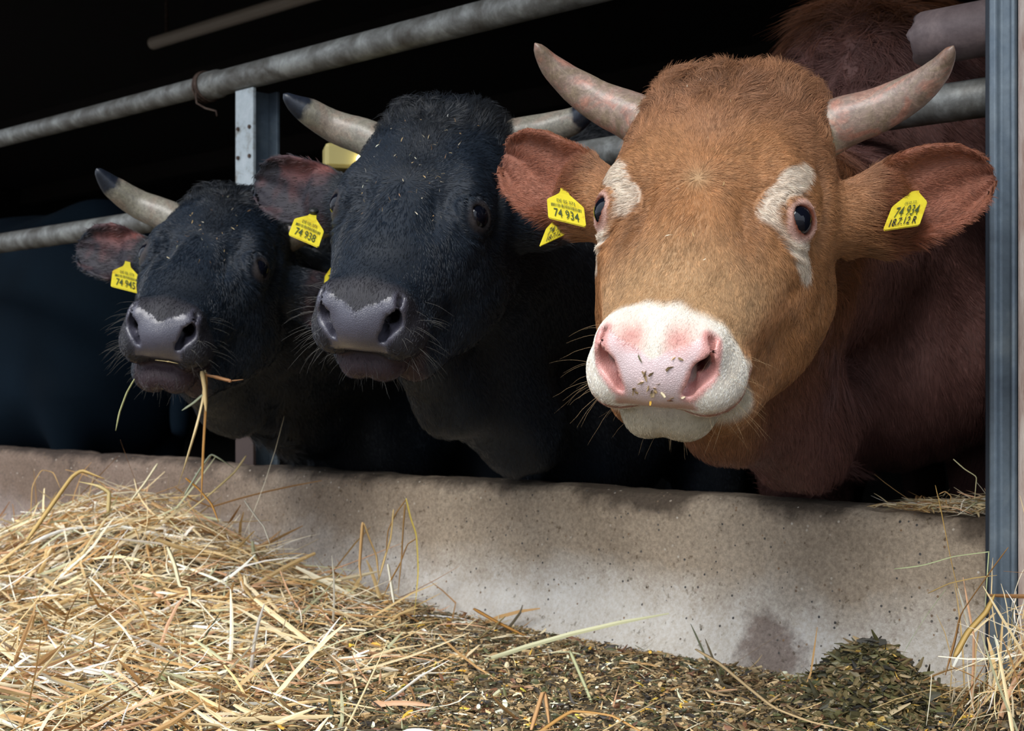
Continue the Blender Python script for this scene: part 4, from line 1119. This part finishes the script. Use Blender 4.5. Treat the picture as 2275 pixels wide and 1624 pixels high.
# ---- single straws one can point at: px, py and depth are where each one is seen in the passage
def at(px, py, Y): return np.array([(px - 1137.5) / 3000 * Y, Y, CAM_Z + (850 - py) / 3000 * Y])
def stalk(label, pts, w, colr, cat='straw', group=None, nm='straw', n=22):
    w = w * 1.15; K_ = np.array([at(*p) for p in pts])
    P = np.linspace(K_[0], K_[1], n)
    if len(pts) > 2:
        tt_ = np.linspace(0, len(K_) - 1, n); Ln = np.stack([np.interp(tt_, np.arange(len(K_)), K_[:, i]) for i in range(3)], 1)
        P = catmull(K_, n) * .35 + Ln * .65
    V, F, C = blades(P[None], np.array([w]), np.array([lin(*colr)]), flat=.32, seed=int(pts[0][0]) + int(pts[0][1]))
    o = mesh_np(nm, V, F, M_straw, None, True, C); tag(o, label, cat, group); return o
yl = 2.16
stalk('long pale straw hanging from the chewing bull mouth down to the hay', [(456, 822, yl), (452, 880, yl), (436, 950, yl - .02), (412, 1030, yl - .02), (392, 1090, yl)], .0022, (222, 200, 150))
stalk('straight orange straw hanging from the chewing bull mouth to the heap', [(458, 826, yl + .01), (457, 900, yl), (452, 990, yl), (447, 1110, yl + .02)], .0024, (196, 144, 78))
stalk('broad flat straw blade held in the corner of the chewing bull mouth', [(449, 824, yl - .01), (455, 860, yl - .01), (458, 915, yl - .01)], .0042, (224, 196, 140))
stalk('crumpled brown leaf sticking sideways out of the chewing mouth', [(452, 832, yl), (480, 838, yl), (512, 846, yl - .01), (541, 843, yl - .01)], .0028, (170, 124, 84))
stalk('short grey green stem poking down beside the chewing bull chin', [(452, 876, yl), (430, 895, yl), (404, 912, yl)], .0022, (150, 156, 130))
stalk('thin curved green straw dangling from the left side of the chewing mouth', [(299, 842, yl - .05), (282, 872, yl - .05), (266, 915, yl - .05), (257, 957, yl - .05)], .0016, (188, 192, 140))
stalk('short straw lying along the chewing bull lower lip', [(345, 800, yl - .05), (372, 803, yl - .06), (396, 808, yl - .06)], .0010, (190, 170, 120))
stalk('green stalk crossing under the chewing bull right nostril', [(344, 777, 2.145), (368, 762, 2.14), (390, 745, 2.145)], .0014, (164, 170, 110))
stalk('pale stalk standing in front of the chewing bull right nostril', [(358, 744, 2.15), (364, 770, 2.14), (370, 793, 2.145)], .0013, (186, 186, 140))
stalk('tiny white straw bit on the chewing bull cheek', [(432, 766, 2.19), (447, 771, 2.19)], .0018, (230, 230, 215))
# clump standing against the concrete
wc = 2.36
G = dict()
stalk('tall yellow straw bent over at its top, leaning on the concrete', [(902, 1107, wc), (912, 1150, wc), (925, 1190, wc), (929, 1270, wc - .01), (920, 1372, wc - .06)], .0030, (214, 190, 92))
stalk('pale straw stem leaning on the concrete left of the bent yellow one', [(874, 1132, wc), (868, 1195, wc), (856, 1235, wc), (838, 1300, wc - .03)], .0024, (206, 176, 116))
stalk('white split straw at the foot of the leaning clump', [(862, 1253, wc - .02), (868, 1290, wc - .03), (876, 1345, wc - .06)], .0030, (236, 230, 208))
stalk('leftmost short straw of the clump leaning on the concrete', [(806, 1160, wc), (802, 1210, wc), (799, 1260, wc), (803, 1290, wc - .02)], .0028, (206, 166, 112))
stalk('ragged seed stem drooping beside the leftmost leaning straw', [(808, 1162, wc), (822, 1200, wc), (836, 1235, wc), (842, 1290, wc - .03)], .0018, (180, 148, 96))
stalk('brown curled blade crossing behind the bent yellow straw', [(926, 1196, wc + .005), (905, 1210, wc), (890, 1250, wc), (868, 1290, wc - .03), (850, 1330, wc - .05)], .0028, (176, 130, 60))
stalk('thin brown stem standing upright in the leaning clump', [(900, 1120, wc), (896, 1170, wc), (892, 1240, wc), (884, 1320, wc - .05)], .0014, (160, 124, 74))
stalk('thin twisted stem crossing the top of the leaning clump', [(902, 1110, wc), (880, 1140, wc), (862, 1180, wc), (857, 1240, wc)], .0012, (150, 112, 60))
stalk('orange straw lying propped against the foot of the concrete wall', [(1052, 1352, 2.3), (1110, 1385, 2.24), (1165, 1412, 2.2)], .0026, (192, 138, 70))
stalk('broad pale blade crossing the propped orange straw', [(1122, 1370, 2.26), (1088, 1400, 2.2), (1062, 1420, 2.14)], .0034, (204, 186, 130))
# left heap outliers
stalk('straight pale straw sticking up out of the middle of the hay heap', [(350, 1030, 2.55), (320, 1075, 2.52), (285, 1120, 2.5)], .0020, (226, 214, 176))
stalk('forked yellow straw end rising from the right side of the heap', [(547, 1012, 2.45), (520, 1050, 2.45), (470, 1095, 2.42), (400, 1150, 2.4)], .0024, (208, 184, 128))
stalk('arched brown straw looping over the back of the heap', [(68, 1146, 2.7), (72, 1080, 2.7), (92, 1045, 2.72), (118, 1050, 2.72), (134, 1085, 2.7)], .0024, (196, 158, 96))
stalk('bent pale blade folded over above the heap', [(240, 1140, 2.5), (242, 1095, 2.5), (215, 1078, 2.5), (175, 1070, 2.52)], .0036, (214, 192, 134))
stalk('long golden blade slanting up to the left top of the heap', [(60, 1200, 2.35), (110, 1130, 2.4), (158, 1062, 2.48), (182, 1046, 2.5), (232, 1064, 2.5)], .0034, (208, 176, 112))
stalk('fine grey green straw rising to a hook near the chewing bull straw', [(410, 1100, 2.35), (440, 1050, 2.38), (468, 1010, 2.4), (490, 1020, 2.4), (520, 1040, 2.42)], .0016, (180, 188, 160))
stalk('thin pale straw leaning right of the heap in front of the concrete', [(543, 1112, 2.5), (570, 1150, 2.48), (586, 1170, 2.46), (600, 1210, 2.44)], .0014, (214, 206, 186))
stalk('orange stem poking from the heap under the chewing bull', [(412, 1062, 2.4), (440, 1085, 2.4), (470, 1120, 2.38), (486, 1160, 2.36)], .0018, (196, 140, 60))
stalk('pale bent straw lying on the slope of the heap', [(372, 1215, 2.2), (388, 1255, 2.16), (400, 1302, 2.12), (420, 1305, 2.1), (424, 1340, 2.08)], .0030, (230, 216, 176))
# right side
stalk('thin kinked straw standing on the wall top by the steel post', [(2118, 1020, 1.80), (2143, 1042, 1.80), (2169, 1059, 1.80), (2168, 1082, 1.80), (2165, 1112, 1.80)], .0011, (214, 206, 160))
stalk('brown seed stem trailing from the wall top down the concrete', [(2078, 1078, 1.80), (2088, 1120, 1.79), (2098, 1170, 1.76), (2112, 1240, 1.75), (2128, 1310, 1.74), (2148, 1390, 1.70)], .0011, (196, 158, 90))
stalk('short curled tendril above the wisp on the wall top', [(2086, 1098, 1.79), (2100, 1092, 1.79), (2113, 1103, 1.79), (2110, 1118, 1.79)], .0008, (176, 140, 90))
stalk('pale green straw lying across the concrete and bent at the post', [(1987, 1264, 1.75), (2050, 1256, 1.74), (2120, 1236, 1.73), (2196, 1226, 1.70), (2197, 1227, 1.70), (2192, 1300, 1.69), (2188, 1372, 1.68)], .0014, (190, 200, 150))
stalk('fine green stem slanting down the concrete to the left', [(2102, 1308, 1.73), (2060, 1365, 1.72), (2025, 1420, 1.71), (2004, 1458, 1.71)], .0009, (178, 188, 150))
stalk('long dark brown stem slanting from the post hay down the concrete', [(2240, 1216, 1.63), (2200, 1270, 1.64), (2136, 1362, 1.66), (2122, 1420, 1.66), (2100, 1500, 1.64)], .0022, (150, 112, 66))
stalk('broad tan blade slanting across the post hay', [(2062, 1318, 1.72), (2110, 1296, 1.70), (2165, 1284, 1.68), (2215, 1278, 1.66)], .0024, (180, 152, 96))
stalk('wide golden blade rising steeply in the post hay', [(2120, 1460, 1.62), (2150, 1405, 1.63), (2190, 1360, 1.64), (2210, 1320, 1.65)], .0034, (190, 158, 92))
stalk('bright white straw standing up left of the post hay', [(2070, 1498, 1.64), (2066, 1550, 1.62), (2058, 1612, 1.58)], .0017, (240, 232, 206))
stalk('long root like stalk lying over the silage towards the mound', [(1545, 1442, 1.95), (1600, 1475, 1.86), (1660, 1525, 1.76), (1720, 1572, 1.68), (1800, 1603, 1.62), (1900, 1625, 1.57)], .0022, (214, 184, 136))
stalk('pale green straw slanting in front of the silage at the middle', [(1266, 1445, 1.98), (1290, 1500, 1.88), (1315, 1560, 1.78), (1345, 1640, 1.68)], .0024, (206, 208, 160))
stalk('short white stick lying on the silage mound', [(1722, 1585, 1.70), (1760, 1570, 1.71), (1785, 1560, 1.72)], .0028, (230, 218, 186))
stalk('long straw lying flat across the silage at the centre', [(700, 1518, 1.94), (800, 1522, 1.93), (905, 1524, 1.93), (950, 1535, 1.92)], .0016, (200, 186, 146))
stalk('bent straw arch nearest the frame bottom, left of the long green one', [(1180, 1622, 1.60), (1205, 1540, 1.66), (1212, 1545, 1.66), (1222, 1622, 1.60)], .0026, (206, 160, 110))
stalk('broad orange blade crossing low at the bottom of the picture', [(1190, 1632, 1.58), (1270, 1580, 1.62), (1360, 1590, 1.62), (1450, 1640, 1.58)], .0030, (200, 152, 88))
stalk('pale rough stalk lying low beside the broad orange blade', [(1330, 1630, 1.58), (1400, 1590, 1.62), (1475, 1550, 1.68)], .0028, (214, 188, 140))

# ---- chaff on the bulls
def crumbs(name, label, toW, pts, Lr, Wr, pal, palw, seed, lift=.004):
    rng = np.random.default_rng(seed); B = toW(np.array(pts)); n = len(B)
    D = rng.normal(0, 1, (n, 3)); D[:, 1] *= .3; D /= np.linalg.norm(D, axis=1)[:, None]
    P = arcs(B, D, rng.uniform(*Lr, n), 4, .4, .2, rng); V, F, C = blades(P, rng.uniform(*Wr, n), pickc(pal, palw, n, rng), flat=.4, seed=seed)
    o = mesh_np(name, V, F, M_straw, None, False, C); tag(o, label, 'feed crumbs', None, 'stuff'); return o
def on_head(info, n, cond, seed, off):
    rng = np.random.default_rng(seed); Q, N, V = info['Q'], info['N'], info['V']
    ok = np.where(cond(Q))[0]; i = rng.choice(ok, n); return V[i] + N[i] * off
ident = lambda P: P
crumbs('feed_crumbs', 'olive leaf crumbs stuck to the pink nose of the brown bull', ident, on_head(INFO[0], 24, lambda Q: (np.abs(Q[:, 0] + .008) < .028) & (Q[:, 1] > .26) & (Q[:, 2] > -.085) & (Q[:, 2] < -.035), 61, .0006), (.003, .012), (.0008, .0030), SIL * .8, np.array([2, 1, 2, 1, 2, .3, 1, 1, 1, .5, 1.]), 62)
crumbs('feed_crumbs', 'white chaff specks in the forehead hair of the middle black bull', ident, on_head(INFO[1], 60, lambda Q: (np.abs(Q[:, 0]) < .07) & (np.abs(Q[:, 1] + .02) < .12) & (Q[:, 2] > -.04), 63, .005), (.0015, .008), (.0003, .0007), STRAW, STW, 64)
crumbs('feed_crumbs', 'pale chaff specks on the forehead of the chewing black bull', ident, on_head(INFO[2], 36, lambda Q: (np.abs(Q[:, 0]) < .05) & (np.abs(Q[:, 1] + .01) < .12) & (Q[:, 2] > -.04), 65, .005), (.002, .007), (.0003, .0009), STRAW, STW, 66)
crumbs('feed_crumbs', 'a few pale specks caught in the brown forehead hair', ident, on_head(INFO[0], 14, lambda Q: (np.abs(Q[:, 0]) < .06) & (np.abs(Q[:, 1]) < .15) & (Q[:, 2] > -.04), 67, .005), (.002, .006), (.0003, .0006), STRAW, STW, 68)

# ------------------------------------------------------------------ the bull further along (only its flank is in view)
def far_bull():
    S = np.array([-1.28, 4.35, 0]); d = np.array([*D2, 0.]); sd = N3; zt = 1.03
    B = lambda back, side, z: S - d * back * -1 + sd * side + Z3 * z
    BR = np.stack([d, sd, Z3], 1)
    def f(P):
        g = ell(P, B(.55, 0, zt - .42), (.85, .36, .42), BR)
        g = smin(g, ell(P, B(.45, 0, zt - .62), (.70, .30, .28), BR), .1)
        g = smin(g, ell(P, B(.05, 0, zt - .33), (.34, .30, .33), BR), .12)
        g = smin(g, ell(P, B(1.25, 0, zt - .36), (.34, .29, .34), BR), .12)
        g = smin(g, cap(P, B(1.4, 0, zt - .28), B(1.95, 0, zt - .12), .20, .12), .1)
        g = smin(g, ell(P, B(2.12, 0, zt - .16), (.17, .11, .12), BR), .06)
        g = smin(g, cap(P, B(2.15, 0, zt - .18), B(2.42, 0, zt - .34), .10, .065), .05)
        for e_ in (-1, 1):
            g = smin(g, cap(P, B(2.06, e_ * .1, zt - .12), B(2.0, e_ * .26, zt - .12), .035, .02), .02)
            for bk in (-.02, 1.2):
                g = smin(g, cap(P, B(bk, e_ * .16, zt - .62), B(bk, e_ * .16, .12), .10, .05), .06)
                g = smin(g, cap(P, B(bk, e_ * .16, .12), B(bk, e_ * .155, BARN_Z + .05), .048, .05), .03)
        g = smin(g, cap(P, B(-.27, 0, zt - .12), B(-.36, 0, zt - .60), .028, .016), .03)
        g = smin(g, ell(P, B(-.37, 0, zt - .68), (.03, .03, .08)), .02)
        return g
    V, F = surf_nets(f, S + (-2.5, -.6, BARN_Z - .02), S + (.8, 2.4, 1.2 - .0), .024)
    V = relax(V, F, 2); V, N = project(V, f, 2, .003, .02)
    V = V + N * ((noise(V, 6.) - .5) * .03)[:, None]
    c = np.tile(np.array(lin(14, 26, 36)), (len(V), 1)) * (.7 + .6 * noise(V, 9.))[:, None]
    hm_ = skin_mat('shaded_hide', .85, 120, .2, .08); o = mesh_np('bull', V, F, hm_, None, True, c)
    tag(o, 'black bull standing sideways behind the pipes at the left edge, flank towards us', 'bull', 'bulls feeding over the trough wall')
far_bull()
